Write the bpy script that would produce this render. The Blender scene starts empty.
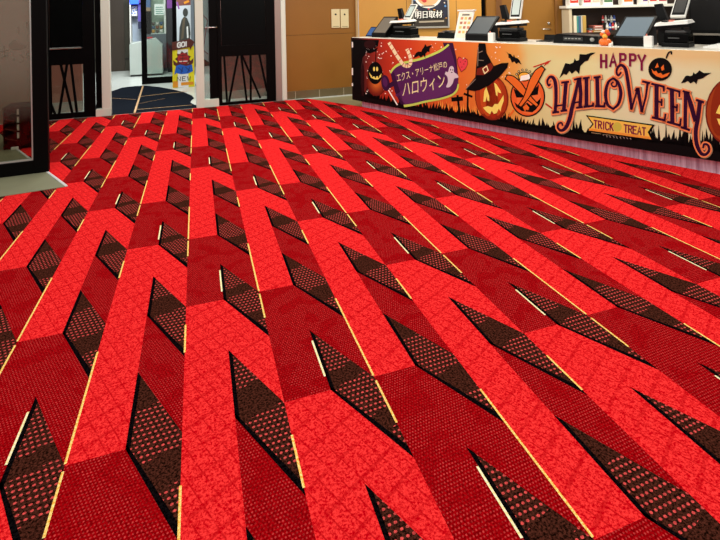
import bpy, bmesh, math, random
import numpy as np
from mathutils import Vector, Matrix

random.seed(7)
SC = bpy.context.scene
COL = SC.collection

# ------------------------------------------------------------------ camera, world, lights, exposure
PX_F, PITCH, ROLL, YAW = 493.79283, -0.0087721, 0.0220789, 0.3219193
PX_CY = 6.57344
W = 0.1848958                       # width of one carpet stripe in metres
CAM = np.array([0.44238767, -5.49640744, 1.5])
CS, CL, CD = 4.332874, 2.065066, 2.1045367   # carpet repeat, slant, lozenge length in stripe widths


def rotm():
    c, s = math.cos(YAW), math.sin(YAW)
    cp, sp = math.cos(PITCH), math.sin(PITCH)
    cr, sr = math.cos(ROLL), math.sin(ROLL)
    A = np.array([[c, -s, 0], [s, c, 0], [0, 0, 1]])
    B = np.array([[1, 0, 0], [0, cp, -sp], [0, sp, cp]])
    D = np.array([[cr, 0, -sr], [0, 1, 0], [sr, 0, cr]])
    return D @ B @ A


RM = rotm()
cam_d = bpy.data.cameras.new('camera')
cam = bpy.data.objects.new('camera', cam_d)
COL.objects.link(cam)
cam_d.sensor_width = 36.0
cam_d.lens = PX_F / 720 * 36.0
cam_d.shift_y = -(270 - PX_CY) / 720
cam_d.clip_start = 0.05
cam_d.clip_end = 100
right, fwd, up = RM
cam.matrix_world = Matrix(((right[0], up[0], -fwd[0], CAM[0]), (right[1], up[1], -fwd[1], CAM[1]),
                           (right[2], up[2], -fwd[2], CAM[2]), (0, 0, 0, 1)))
SC.camera = cam

SC.view_settings.view_transform = 'Standard'
SC.view_settings.look = 'None'
SC.view_settings.gamma = 1.0
SC.view_settings.use_curve_mapping = False
SC.view_settings.exposure = 0.0

world = bpy.data.worlds.new('world')
SC.world = world
world.use_nodes = True
world.node_tree.nodes['Background'].inputs[0].default_value = (1.0, 0.96, 0.92, 1)
world.node_tree.nodes['Background'].inputs[1].default_value = 0.52


def area(name, loc, size, power, col=(1, 0.95, 0.88), rot=(0, 0, 0), sy=None):
    l = bpy.data.lights.new(name, 'AREA')
    l.energy = power
    l.color = col
    l.shape = 'RECTANGLE'
    l.size = size
    l.size_y = sy or size
    o = bpy.data.objects.new(name, l)
    o.location = loc
    o.rotation_euler = rot
    COL.objects.link(o)
    return o


for lx, ly in ((-1.5, -4.2), (1.2, -4.2), (3.6, -4.6), (-1.0, -1.4), (1.6, -1.2), (-0.4, 1.4), (1.9, 1.3)):
    area('ceiling_light', (lx, ly, 3.0), 1.2, 24)
for lx, ly in ((4.6, 1.3), (7.0, 0.4), (6.0, -1.2)):
    area('counter_light', (lx, ly, 2.9), 0.7, 44, (1, 0.88, 0.70))
for lx, ly, e in ((-0.6, 4.6, 45), (-0.8, 7.2, 95)):
    area('vestibule_light', (lx, ly, 2.9), 0.8, e, (0.95, 1, 1))


for lx, ly in ((-1.75, 3.08), (0.9, 3.22)):
    area('lattice_fill', (lx, ly, 2.22), 1.0, 26, (1, 0.95, 0.9), (0, 0, 0), 0.25)  # unseen lamps added to brighten what shows through the lattice doors


for lx, ly in ((1.55, 0.55), (2.35, -1.25), (3.0, -2.75)):      # unseen lamps, added and tilted to brighten the banner
    area('banner_fill', (lx, ly, 2.9), 0.5, 17, (1, 0.97, 0.86), (0, math.radians(-48), math.radians(24.1 + 0)))

# ------------------------------------------------------------------ projecting helpers (measuring from the photo)
def ray(x, y):
    return RM.T @ np.array([(x - 360) / PX_F, 1, -(y - PX_CY) / PX_F])


def ground(x, y, z=0.0):
    d = ray(x, y)
    return CAM + d * (z - CAM[2]) / d[2]


def on_plane(x, y, P, N):
    d = ray(x, y)
    return CAM + d * (((np.array(P) - CAM) @ N) / (d @ N))


class Frame:
    """a vertical reference plane: s along it, b behind it, z up"""
    def __init__(self, P, deg):
        self.a = math.radians(deg)
        self.P = np.array([P[0], P[1], 0.0])
        self.D = np.array([math.cos(self.a), math.sin(self.a), 0])
        self.M = np.array([-math.sin(self.a), math.cos(self.a), 0])

    def sz(self, x, y, b=0.0):
        r = on_plane(x, y, self.P + self.M * b, self.M) - self.P
        return float(r @ self.D), float(r[2])

    def pt(self, s, b=0.0, z=0.0):
        p = self.P + self.D * s + self.M * b
        return (float(p[0]), float(p[1]), float(z))


_g = ground(359, 106.3)
_n = np.array([math.sin(math.radians(-65.9)), -math.cos(math.radians(-65.9)), 0])
FC = Frame(_g + _n * 0.06, -65.9)          # counter front (banner plane)
FD = Frame((0.44, 2.87), 2.0)              # entrance facade
FS = Frame(FD.pt(2.80), -20.0)             # wall behind the counter
FG = Frame((-0.955, 0.06), 5.0)            # glass partition at the left


# ------------------------------------------------------------------ materials
def lin(c):
    return tuple(((v / 255) / 12.92 if v / 255 <= 0.04045 else ((v / 255 + 0.055) / 1.055) ** 2.4) for v in c)


MATS = {}


def mat(name, rgb, rough=0.6, metal=0.0, spec=0.5, noise=0.0, nscale=8.0, emit=0.0, coat=0.0):
    if name in MATS:
        return MATS[name]
    m = bpy.data.materials.new(name)
    m.use_nodes = True
    nt = m.node_tree
    b = nt.nodes['Principled BSDF']
    col = lin(rgb)
    b.inputs['Base Color'].default_value = (*col, 1)
    b.inputs['Roughness'].default_value = rough
    b.inputs['Metallic'].default_value = metal
    b.inputs['Specular IOR Level'].default_value = spec
    b.inputs['Coat Weight'].default_value = coat
    if emit:
        b.inputs['Emission Color'].default_value = (*col, 1)
        b.inputs['Emission Strength'].default_value = emit
    if noise:
        tc = nt.nodes.new('ShaderNodeTexCoord')
        n = nt.nodes.new('ShaderNodeTexNoise')
        n.inputs['Scale'].default_value = nscale
        n.inputs['Detail'].default_value = 5
        nt.links.new(tc.outputs['Object'], n.inputs['Vector'])
        mx = nt.nodes.new('ShaderNodeMix')
        mx.data_type = 'RGBA'
        nt.links.new(n.outputs['Fac'], mx.inputs[0])
        mx.inputs[6].default_value = (*[max(0, c * (1 - noise)) for c in col], 1)
        mx.inputs[7].default_value = (*[min(1, c * (1 + noise)) for c in col], 1)
        nt.links.new(mx.outputs[2], b.inputs['Base Color'])
    MATS[name] = m
    return m


class NB:
    """tiny node builder"""
    def __init__(self, m):
        self.nt = m.node_tree

    def math(self, op, a, b=None, c=None):
        n = self.nt.nodes.new('ShaderNodeMath')
        n.operation = op
        for i, v in enumerate((a, b, c)):
            if v is None:
                continue
            if isinstance(v, (int, float)):
                n.inputs[i].default_value = v
            else:
                self.nt.links.new(v, n.inputs[i])
        return n.outputs[0]

    def mix(self, f, a, b):
        n = self.nt.nodes.new('ShaderNodeMix')
        n.data_type = 'RGBA'
        for i, v in ((0, f), (6, a), (7, b)):
            if isinstance(v, (int, float)):
                n.inputs[i].default_value = v
            elif isinstance(v, tuple):
                n.inputs[i].default_value = (*v, 1)
            else:
                self.nt.links.new(v, n.inputs[i])
        return n.outputs[2]

    def node(self, t, **kw):
        n = self.nt.nodes.new(t)
        for k, v in kw.items():
            n.inputs[k].default_value = v
        return n


def carpet_mat(name, kind):
    m = bpy.data.materials.new(name)
    m.use_nodes = True
    nb = NB(m)
    nt = m.node_tree
    bs = nt.nodes['Principled BSDF']
    bs.inputs['Roughness'].default_value = 0.95
    bs.inputs['Specular IOR Level'].default_value = 0.0
    uv = nt.nodes.new('ShaderNodeUVMap')
    sep = nt.nodes.new('ShaderNodeSeparateXYZ')
    nt.links.new(uv.outputs[0], sep.inputs[0])
    u, v = sep.outputs[0], sep.outputs[1]

    def noise(scale, detail=3, rough=0.6):
        n = nb.node('ShaderNodeTexNoise', Scale=scale, Detail=detail, Roughness=rough)
        nt.links.new(uv.outputs[0], n.inputs['Vector'])
        return n.outputs['Fac']

    def cell(su, sv, skew=0.0, stagger=0.5):
        """centred coordinates in a staggered grid of tufts"""
        vv = nb.math('ADD', nb.math('DIVIDE', v, sv), nb.math('MULTIPLY', u, skew))
        row = nb.math('FLOOR', vv)
        fv = nb.math('SUBTRACT', nb.math('FRACT', vv), 0.5)
        uu = nb.math('ADD', nb.math('DIVIDE', u, su), nb.math('MULTIPLY', row, stagger))
        fu = nb.math('SUBTRACT', nb.math('FRACT', uu), 0.5)
        return fu, fv

    def dot(su, sv, ru, rv, skew=0.0, stagger=0.5):
        fu, fv = cell(su, sv, skew, stagger)
        d = nb.math('ADD', nb.math('POWER', nb.math('DIVIDE', fu, ru), 2), nb.math('POWER', nb.math('DIVIDE', fv, rv), 2))
        return nb.math('LESS_THAN', d, 1.0)

    fine = nb.math('ADD', nb.math('MULTIPLY', nb.math('SUBTRACT', noise(22, 2, 0.75), 0.5), 4.6), 0.5)
    fine = nb.math('MINIMUM', nb.math('MAXIMUM', fine, 0.0), 1.0)
    if kind == 'bright':
        blot = nb.math('MULTIPLY', nb.math('SUBTRACT', noise(9, 2, 0.5), 0.5), 1.6)
        thr = nb.math('MINIMUM', nb.math('MAXIMUM', nb.math('ADD', fine, blot), 0.0), 1.0)
        col = nb.mix(thr, lin((190, 0, 16)), lin((255, 58, 56)))
        m1 = nb.math('DIVIDE', nb.math('SUBTRACT', v, nb.math('MULTIPLY', u, CL)), 0.62)
        l1 = nb.math('LESS_THAN', nb.math('FRACT', m1), 0.10)
        m2 = nb.math('DIVIDE', nb.math('ADD', v, nb.math('MULTIPLY', u, 0.55)), 0.62)
        l2 = nb.math('LESS_THAN', nb.math('FRACT', m2), 0.13)
        brk = nb.math('GREATER_THAN', noise(5, 2, 0.5), 0.45)
        ln = nb.math('MULTIPLY', nb.math('MAXIMUM', l1, nb.math('MULTIPLY', l2, 0.75)), nb.math('ADD', nb.math('MULTIPLY', brk, 0.45), 0.25))
        col = nb.mix(ln, col, lin((180, 2, 14)))
    elif kind == 'dark':
        col = nb.mix(fine, lin((116, 0, 5)), lin((164, 4, 13)))
        d = dot(0.060, 0.066, 0.26, 0.26, 0.9)
        zone = nb.math('MULTIPLY', nb.math('GREATER_THAN', noise(1.6, 1, 0.5), 0.44), 0.24)
        zone = nb.math('MULTIPLY', nb.math('ADD', zone, 0.14), nb.math('ADD', nb.math('MULTIPLY', fine, 1.3), 0.3))
        col = nb.mix(nb.math('MULTIPLY', d, zone), col, lin((214, 84, 80)))
    elif kind in ('plain', 'dots'):
        col = nb.mix(fine, lin((18, 6, 3)), lin((80, 40, 30)))
        if kind == 'dots':
            d = dot(0.104, 0.128, 0.28, 0.19, 0.35)
            col = nb.mix(nb.math('MULTIPLY', d, nb.math('ADD', nb.math('MULTIPLY', fine, 0.5), 0.48)), col, lin((232, 84, 82)))
    elif kind == 'black':
        col = nb.mix(fine, lin((2, 1, 2)), lin((18, 14, 16)))
    elif kind == 'yellow':
        col = nb.mix(fine, lin((240, 168, 50)), lin((255, 236, 150)))
    elif kind == 'cream':
        col = nb.mix(fine, lin((240, 220, 140)), lin((255, 250, 216)))
    nt.links.new(col, bs.inputs['Base Color'])
    bump = nb.node('ShaderNodeBump', Strength=0.25, Distance=0.004)
    nt.links.new(fine, bump.inputs['Height'])
    nt.links.new(bump.outputs[0], bs.inputs['Normal'])
    return m


def glass_mat(name, tint=(255, 255, 255), frost=0.0, gloss=0.08):
    m = bpy.data.materials.new(name)
    m.use_nodes = True
    nt = m.node_tree
    nt.nodes.clear()
    out = nt.nodes.new('ShaderNodeOutputMaterial')
    tr = nt.nodes.new('ShaderNodeBsdfTransparent')
    tr.inputs[0].default_value = (*lin(tint), 1)
    gl = nt.nodes.new('ShaderNodeBsdfGlossy')
    gl.inputs['Roughness'].default_value = 0.03
    mx = nt.nodes.new('ShaderNodeMixShader')
    mx.inputs[0].default_value = gloss
    nt.links.new(tr.outputs[0], mx.inputs[1])
    nt.links.new(gl.outputs[0], mx.inputs[2])
    last = mx
    if frost:
        df = nt.nodes.new('ShaderNodeBsdfDiffuse')
        df.inputs[0].default_value = (*lin((150, 140, 125)), 1)
        m2 = nt.nodes.new('ShaderNodeMixShader')
        m2.inputs[0].default_value = frost
        nt.links.new(mx.outputs[0], m2.inputs[1])
        nt.links.new(df.outputs[0], m2.inputs[2])
        last = m2
    nt.links.new(last.outputs[0], out.inputs[0])
    return m


BLK = mat('black_metal', (4, 3, 3), 0.5, 0, 0.07)
BLKG = mat('black_gloss', (4, 5, 5), 0.25, 0, 0.10)
BLKP = mat('black_plastic', (7, 7, 8), 0.42, 0, 0.18)
DGREY = mat('dark_grey_plastic', (34, 35, 36), 0.45)
SCREEN = mat('screen_glass', (92, 97, 99), 0.25, 0, 0.5)
SCREENB = mat('blue_screen_glass', (106, 122, 134), 0.2, 0, 0.5)
WHT = mat('white_plastic', (236, 236, 230), 0.5)
PAPER = mat('white_paper', (240, 240, 236), 0.8)
STEEL = mat('satin_steel', (216, 222, 208), 0.5, 0.0, 0.2)
STEELD = mat('grey_steel', (158, 140, 132), 0.42, 0.3)
CHROME = mat('chrome', (230, 230, 230), 0.15, 1.0)
BRASS = mat('brass', (205, 160, 100), 0.4, 0.4)
GLASS = glass_mat('clear_glass', (225, 232, 228), 0, 0.05)


# ------------------------------------------------------------------ mesh builder
class MB:
    def __init__(self):
        self.v, self.f, self.fm, self.mats, self.sm = [], [], [], [], []

    def mi(self, m):
        if m not in self.mats:
            self.mats.append(m)
        return self.mats.index(m)

    def poly(self, pts, m, smooth=False):
        b = len(self.v)
        self.v += [tuple(map(float, p)) for p in pts]
        self.f.append(list(range(b, b + len(pts))))
        self.fm.append(self.mi(m))
        self.sm.append(smooth)

    def mesh(self, verts, faces, m, smooth=False):
        b = len(self.v)
        self.v += [tuple(map(float, p)) for p in verts]
        k = self.mi(m)
        for f in faces:
            self.f.append([b + i for i in f])
            self.fm.append(k)
            self.sm.append(smooth)

    def hexa(self, p, m):
        """8 corners: bottom ring 0-3 then top ring 4-7"""
        self.mesh(p, [(3, 2, 1, 0), (4, 5, 6, 7), (0, 1, 5, 4), (1, 2, 6, 5), (2, 3, 7, 6), (3, 0, 4, 7)], m)

    def box(self, x0, x1, y0, y1, z0, z1, m, bev=0.0):
        if bev <= 0:
            self.hexa([(x0, y0, z0), (x1, y0, z0), (x1, y1, z0), (x0, y1, z0), (x0, y0, z1), (x1, y0, z1), (x1, y1, z1), (x0, y1, z1)], m)
            return
        bm = bmesh.new()
        bmesh.ops.create_cube(bm, size=1)
        for v in bm.verts:
            v.co = ((x0 + x1) / 2 + v.co.x * (x1 - x0), (y0 + y1) / 2 + v.co.y * (y1 - y0), (z0 + z1) / 2 + v.co.z * (z1 - z0))
        bmesh.ops.bevel(bm, geom=bm.edges[:], offset=bev, segments=2, affect='EDGES', profile=0.5)
        self.bm(bm, m)

    def bm(self, bm, m, smooth=False):
        bm.verts.index_update()
        self.mesh([v.co for v in bm.verts], [[v.index for v in f.verts] for f in bm.faces], m, smooth)
        bm.free()

    def prism(self, pts, d, m):
        """closed outline (list of 3D points) pushed by vector d"""
        n = len(pts)
        a = [np.array(p, float) for p in pts]
        b = [p + np.array(d, float) for p in a]
        self.mesh(a + b, [list(range(n))[::-1], list(range(n, 2 * n))] + [(i, (i + 1) % n, n + (i + 1) % n, n + i) for i in range(n)], m)

    def tube(self, pts, r, m, n=10, cap=True):
        pts = [Vector(p) for p in pts]
        rings = []
        for i, p in enumerate(pts):
            t = (pts[min(i + 1, len(pts) - 1)] - pts[max(i - 1, 0)]).normalized()
            a = t.orthogonal().normalized() if i == 0 else (rings[-1][1] - t * rings[-1][1].dot(t)).normalized()
            b = t.cross(a)
            rr = r[i] if isinstance(r, (list, tuple)) else r
            rings.append(([p + (a * math.cos(2 * math.pi * k / n) + b * math.sin(2 * math.pi * k / n)) * rr for k in range(n)], a))
        vs = [q for rg, _ in rings for q in rg]
        fs = []
        for i in range(len(pts) - 1):
            for k in range(n):
                fs.append((i * n + k, i * n + (k + 1) % n, (i + 1) * n + (k + 1) % n, (i + 1) * n + k))
        if cap:
            fs.append(list(range(n))[::-1])
            fs.append([(len(pts) - 1) * n + k for k in range(n)])
        self.mesh(vs, fs, m, True)

    def lathe(self, prof, m, c=(0, 0, 0), n=20, sx=1, sy=1):
        vs, fs = [], []
        for r, z in prof:
            vs += [(c[0] + sx * r * math.cos(2 * math.pi * k / n), c[1] + sy * r * math.sin(2 * math.pi * k / n), c[2] + z) for k in range(n)]
        for i in range(len(prof) - 1):
            for k in range(n):
                fs.append((i * n + k, i * n + (k + 1) % n, (i + 1) * n + (k + 1) % n, (i + 1) * n + k))
        fs.append(list(range(n))[::-1])
        fs.append([(len(prof) - 1) * n + k for k in range(n)])
        self.mesh(vs, fs, m, True)

    def build(self, name, parent=None, loc=None, rz=None):
        me = bpy.data.meshes.new(name)
        me.from_pydata(self.v, [], self.f)
        for m in self.mats:
            me.materials.append(m)
        me.polygons.foreach_set('material_index', self.fm)
        me.polygons.foreach_set('use_smooth', self.sm)
        me.update()
        o = bpy.data.objects.new(name, me)
        COL.objects.link(o)
        if parent:
            o.parent = parent
        if loc is not None:
            o.location = loc
        if rz is not None:
            o.rotation_euler = (0, 0, rz)
        return o


def tag(o, label=None, cat=None, group=None, kind=None):
    if label:
        o['label'] = label
    if cat:
        o['category'] = cat
    if group:
        o['group'] = group
    if kind:
        o['kind'] = kind
    return o


def thing(name, label, cat, fr=None, s=0, b=0, z=0, group=None, rot=0.0, loc=None):
    o = bpy.data.objects.new(name, None)
    o.empty_display_size = 0.1
    COL.objects.link(o)
    o.location = loc if loc is not None else fr.pt(s, b, z)
    o.rotation_euler = (0, 0, (fr.a if fr else 0) + rot)
    return tag(o, label, cat, group)


def struct(mb, name, label=None, parent=None, fr=None, cat=None):
    o = mb.build(name, parent, fr.pt(0) if fr and not parent else None, fr.a if fr and not parent else None)
    if not parent:
        tag(o, label, cat, kind='structure')
    return o


# ------------------------------------------------------------------ floor
mb = MB()
mb.box(-7, 14, -8, 11, -0.06, -0.012, mat('beige_floor_tile', (150, 146, 112), 0.45, noise=0.12, nscale=3))
struct(mb, 'floor', 'beige stone tile floor between the carpet and the wood wall', cat='floor')


def clip(poly, n, d):
    """keep the side where n.p <= d (2D points)"""
    out = []
    for i in range(len(poly)):
        p, q = poly[i], poly[(i + 1) % len(poly)]
        a, b = n[0] * p[0] + n[1] * p[1] - d, n[0] * q[0] + n[1] * q[1] - d
        if a <= 0:
            out.append(p)
        if (a < 0 < b) or (b < 0 < a):
            t = a / (a - b)
            out.append((p[0] + (q[0] - p[0]) * t, p[1] + (q[1] - p[1]) * t))
    return out


CM = {k: carpet_mat('carpet_' + k, k) for k in ('bright', 'dark', 'plain', 'dots', 'black', 'yellow', 'cream')}
_e0, _e1 = ground(307.5, 98.5)[:2], ground(356, 105.8)[:2]
_ed = (_e1 - _e0) / np.linalg.norm(_e1 - _e0)
_en = np.array([-_ed[1], _ed[0]])           # pointing away from the hall (towards the wall side)
HALF = []                                  # half planes in (u, v) = (X/W, -Y/W)
HALF.append(((_en[0] * W, -_en[1] * W), float(_en @ _e0)))
_dn = FD.M[:2]
HALF.append(((_dn[0] * W, -_dn[1] * W), float(_dn @ FD.P[:2]) + 0.01))
cb = MB()
CUV = []


def cface(pts, m, layer=0):
    for n, d in HALF:
        pts = clip(pts, n, d)
        if len(pts) < 3:
            return
    cb.poly([(p[0] * W, -p[1] * W, 0.0007 * layer) for p in pts][::-1], m)
    CUV.append([(p[0], p[1]) for p in pts][::-1])


U0, U1, V0, V1 = -31, 39, -18, 36
BANDS = {1: ((0, .26, 'plain'), (.26, .60, 'dots'), (.60, .78, 'plain'), (.78, .93, 'dots'), (.93, 1, 'plain')),
         2: ((0, .36, 'dots'), (.36, .47, 'plain'), (.47, .74, 'dots'), (.74, .85, 'plain'), (.85, 1, 'dots')),
         3: ((0, .30, 'dots'), (.30, .52, 'plain'), (.52, .88, 'dots'), (.88, 1, 'plain'))}
SH = CS + CL - CD


def vclip(p, lo, hi):
    return clip(clip(p, (0, -1), -lo), (0, 1), hi)


for c in range(U0, U1):
    if c % 2:                       # lozenge stripe
        k = (c - 1) // 2
        n0 = int((V0 - k * SH) // CS) - 2
        n1 = int((V1 - k * SH) // CS) + 2
        for n in range(n0, n1):
            t = (n - 1) % 3 + 1
            a = CS * n + k * SH
            full = [(c, a), (c + 1, a + CL), (c + 1, a + CL + CD), (c, a + CD)]
            ext = CL + CD
            # lozenge, cut into plain and dotted facets whose edges tilt a little
            for f0, f1, kind in BANDS[t]:
                lo, hi = a + ext * f0, a + ext * f1
                nrm = (0.32, 1)
                q = clip(full, nrm, hi + 0.32 * (c + .5)) if f1 < 1 else full
                q = clip(q, (-nrm[0], -1), -(lo + 0.32 * (c + .5))) if f0 > 0 else q
                if len(q) > 2:
                    cface(q, CM[kind])
            # gap below it
            gap = [(c, a + CD), (c + 1, a + CL + CD), (c + 1, a + CL + CS), (c, a + CS)]
            cface(gap, CM['bright' if t == 2 else 'dark'])
            # black edge down the left and along the lower slant
            bw, bh = 0.085, 0.26
            cface([(c, a), (c + bw, a + CL * bw), (c + bw, a + CD + CL * bw), (c, a + CD)], CM['black'], 1)
            cface([(c, a + CD - bh * .5), (c + 1, a + CL + CD - bh), (c + 1, a + CL + CD), (c, a + CD)], CM['black'], 1)
            # thin yellow cords
            yw = 0.045
            r0 = a + CL

            def cord(x0, x1, va, vb, m='yellow'):
                cface([(x0, va), (x1, va), (x1, vb), (x0, vb)], CM[m], 2)
            if t == 1:
                cord(c + 1 - yw * .5, c + 1 + yw * .5, r0 + CD * .55, r0 + CS - .03)
            elif t == 2:
                cord(c + 1 - yw * .5, c + 1 + yw * .5, r0 + CD * .06, r0 + CD * .62)
                cord(c - yw, c, a + CD * .20, a + CD * .80, 'cream')
            else:
                cord(c + 1 - yw * .5, c + 1 + yw * .5, r0 + CD * .40, r0 + CD * .93)
    else:                           # plain stripe: bright, cut straight by short dark pieces
        k = c // 2                  # lozenge stripe to the right is c+1 -> k
        n0 = int((V0 - k * SH) // CS) - 4
        n1 = int((V1 - k * SH) // CS) + 4
        for n in range(n0, n1):
            if (n - 1) % 3 + 1 != 1:
                continue
            a = CS * n + k * SH + CD      # lower left corner of a type-1 lozenge: bright -> dark
            cface([(c, a), (c + 1, a), (c + 1, a + CS), (c, a + CS)], CM['dark'])
            cface([(c, a + CS), (c + 1, a + CS), (c + 1, a + 3 * CS), (c, a + 3 * CS)], CM['bright'])
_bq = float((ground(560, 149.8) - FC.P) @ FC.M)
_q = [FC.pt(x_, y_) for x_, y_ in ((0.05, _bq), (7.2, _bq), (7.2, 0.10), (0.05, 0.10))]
cface([(p_[0] / W, -p_[1] / W) for p_ in _q], CM['bright'], 3)  # red strip painted for the carpet glow reflected at the counter foot
carpet = cb.build('carpet')
uvl = carpet.data.uv_layers.new(name='UVMap')
flat = [x for f in CUV for p in f for x in p]
uvl.data.foreach_set('uv', flat)
tag(carpet, 'bright red carpet of zigzag bands with brown lozenges and yellow cords', 'carpet', kind='structure')

# tile strip under the glass partition, with its metal edging
tile = mat('pale_stone_tile', (134, 134, 108), 0.4, noise=0.16, nscale=5)
p_c, p_b = ground(65, 187), ground(16, 150)
p_f = ground(0, 134)
p_l = ground(0, 197)
dl = (p_l - p_c) / np.linalg.norm(p_l - p_c)
p_l = p_c + dl * 5.0
mb = MB()
mb.prism([(p[0], p[1], -0.011) for p in (p_c, p_b, p_f, p_f + np.array([-4, 0.2, 0]), p_l)], (0, 0, 0.016), tile)
struct(mb, 'floor_tile_strip', 'pale grey tile strip at the foot of the glass partition', cat='floor')
mb = MB()
e = (p_b - p_c) / np.linalg.norm(p_b - p_c)
s_ = np.array([e[1], -e[0], 0]) * 0.022
mb.prism([(*(p_c)[:2], 0.0005), (*(p_c + s_)[:2], 0.0005), (*(p_b + s_)[:2], 0.0005), (*p_b[:2], 0.0005)], (0, 0, 0.008), mat('edge_alu', (214, 214, 214), 0.4))
struct(mb, 'trim_floor', 'metal edging strip between the tile and the carpet', cat='trim')

# ------------------------------------------------------------------ walls
wood = mat('ochre_wood_veneer', (138, 91, 22), 0.5, noise=0.10, nscale=2.5)
wood_lit = mat('lit_wood_veneer', (200, 146, 62), 0.5, noise=0.08, nscale=2.5)  # the wall veneer with its spotlit brightness put into the colour
woodd = mat('joint_brown', (70, 44, 18), 0.7)
basem = mat('grey_stone_skirting', (104, 92, 66), 0.3, noise=0.2, nscale=6)
HT = 2.8
mb = MB()
mb.box(1.46, 2.80, 0.08, 0.20, 0.13, 1.100, wood)
mb.box(1.46, 2.80, 0.08, 0.20, 1.106, HT, wood)
mb.box(1.46, 2.80, 0.086, 0.19, 1.09, 1.12, woodd)
struct(mb, 'wall_back', 'ochre wood veneer wall panel with a level joint beside the doors', fr=FD, cat='wall')
mb = MB()
mb.box(1.46, 2.80, 0.06, 0.20, -0.01, 0.135, basem)
for x in (1.62, 2.05, 2.50):
    mb.box(x, x + 0.006, 0.0585, 0.07, 0.0, 0.13, mat('skirting_glint', (196, 184, 160), 0.4))  # pale dashes painted in for reflections on the stone
struct(mb, 'baseboard_back', 'grey stone skirting under the ochre wood panel', fr=FD, cat='baseboard')
mb = MB()
mb.box(2.765, 2.80, 0.03, 0.09, 0.0, HT, mat('pale_trim', (205, 178, 128), 0.45))
struct(mb, 'trim_1', 'pale vertical trim at the corner behind the counter', fr=FD, cat='trim')

mb = MB()
mb.box(0, 2.20, 0.0, 0.12, 0, HT, wood_lit)
for s in (0.86, 1.75):
    mb.box(s, s + 0.008, -0.002, 0.02, 0, HT, woodd)
mb.box(2.29, 2.46, 0.0, 0.12, 0, HT, wood)
mb.box(2.56, 2.88, 0.0, 0.12, 0, HT, wood)
mb.box(2.88, 3.54, 0.03, 0.12, 2.1, HT, wood)
mb.box(3.54, 9.5, 0.0, 0.12, 0, HT, wood)
mb.box(2.16, 2.60, 0.10, 0.14, 0, HT, BLK)
struct(mb, 'wall_counter', 'warm wood wall behind the counter', fr=FS, cat='wall')
mb = MB()
mb.box(2.46, 2.56, -0.02, 0.10, 0, HT, mat('brown_post', (112, 70, 26), 0.5))
struct(mb, 'trim_2', 'narrow brown post left of the staff door', fr=FS, cat='trim')
dr = MB()
dr.box(2.895, 3.525, 0.035, 0.085, 0.01, 2.09, mat('door_veneer', (150, 102, 30), 0.5, noise=0.08, nscale=3))
door1 = struct(dr, 'door_1', 'ochre wooden staff door with lever handle and lock above', fr=FS, cat='door')
mb = MB()
hz = FS.sz(548, 29)[1]
hs = FS.sz(549.5, 29)[0]
mb.tube([(hs, 0.035, hz), (hs, -0.03, hz)], 0.012, CHROME)
mb.tube([(hs + .005, -0.03, hz), (hs - 0.14, -0.03, hz)], 0.010, CHROME)
mb.lathe([(0.03, 0), (0.03, 0.01)], CHROME, (hs, 0.03, hz - .005))
mb.build('door_handle', door1)
mb = MB()
mb.tube([(hs, 0.036, hz + 0.1), (hs, 0.01, hz + 0.1)], 0.026, CHROME, 14)
mb.build('door_lock', door1)
for n_ in (2.88, 3.52):
    mb = MB()
    mb.box(n_ - .012, n_ + 0.028, -0.012, 0.10, 0, 2.12, mat('door_casing', (132, 86, 32), 0.5))
    struct(mb, 'trim_3', 'brown casing strip at one side of the staff door', fr=FS, cat='trim')

# facade left of the doors, seen through the frosted glass
mb = MB()
mb.box(-7, -2.08, 0.05, 0.2, 0, HT, mat('taupe_wall', (126, 112, 92), 0.6, noise=0.12, nscale=1.5))
struct(mb, 'wall_left', 'taupe wall behind the frosted glass partition', fr=FD, cat='wall')
# header over the entrance doors
mb = MB()
mb.box(-2.08, 1.46, 0.0, 0.16, 2.25, HT, BLK)
struct(mb, 'wall_header', 'black header above the entrance doors', fr=FD, cat='wall')

# ------------------------------------------------------------------ jambs
mb = MB()
mb.box(-1.356, -1.237, -0.03, 0.09, 0.0, 2.25, STEEL, 0.006)
mb.box(-1.44, -1.237, -0.035, 0.10, 0.0, 0.11, STEEL, 0.004)
struct(mb, 'trim_4', 'satin steel jamb at the left of the open doorway', fr=FD, cat='trim')
mb = MB()
mb.box(-1.445, -1.358, 0.06, 0.13, 0.112, 2.25, BLK)
struct(mb, 'trim_7', 'black filler post between the left door and its jamb', fr=FD, cat='trim')
mb = MB()
mb.box(-0.006, 0.118, -0.03, 0.09, 0.0, 2.25, STEEL, 0.006)
mb.box(-0.006, 0.34, -0.025, 0.10, 0.0, 0.125, STEEL, 0.004)
struct(mb, 'trim_5', 'satin steel jamb at the right of the open doorway', fr=FD, cat='trim')
mb = MB()
mb.box(1.275, 1.375, -0.02, 0.10, 0.0, 2.25, STEELD, 0.004)
mb.box(1.375, 1.462, -0.03, 0.12, 0.0, 2.25, STEEL, 0.02)
struct(mb, 'trim_6', 'silver jamb between the black door and the wood wall', fr=FD, cat='trim')


# ------------------------------------------------------------------ black decorative doors
def bars(mb, fr, segs, b=0.02, r=0.017):
    for x0, y0, x1, y1 in segs:
        s0, z0 = fr.sz(x0, y0, b)
        s1, z1 = fr.sz(x1, y1, b)
        d = Vector((s1 - s0, 0, z1 - z0)).normalized()
        n = Vector((-d.z, 0, d.x)) * r
        mb.prism([(s0 + n.x, b, z0 + n.z), (s0 - n.x, b, z0 - n.z), (s1 - n.x, b, z1 - n.z), (s1 + n.x, b, z1 + n.z)], (0, 0.018, 0), BLK)


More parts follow.
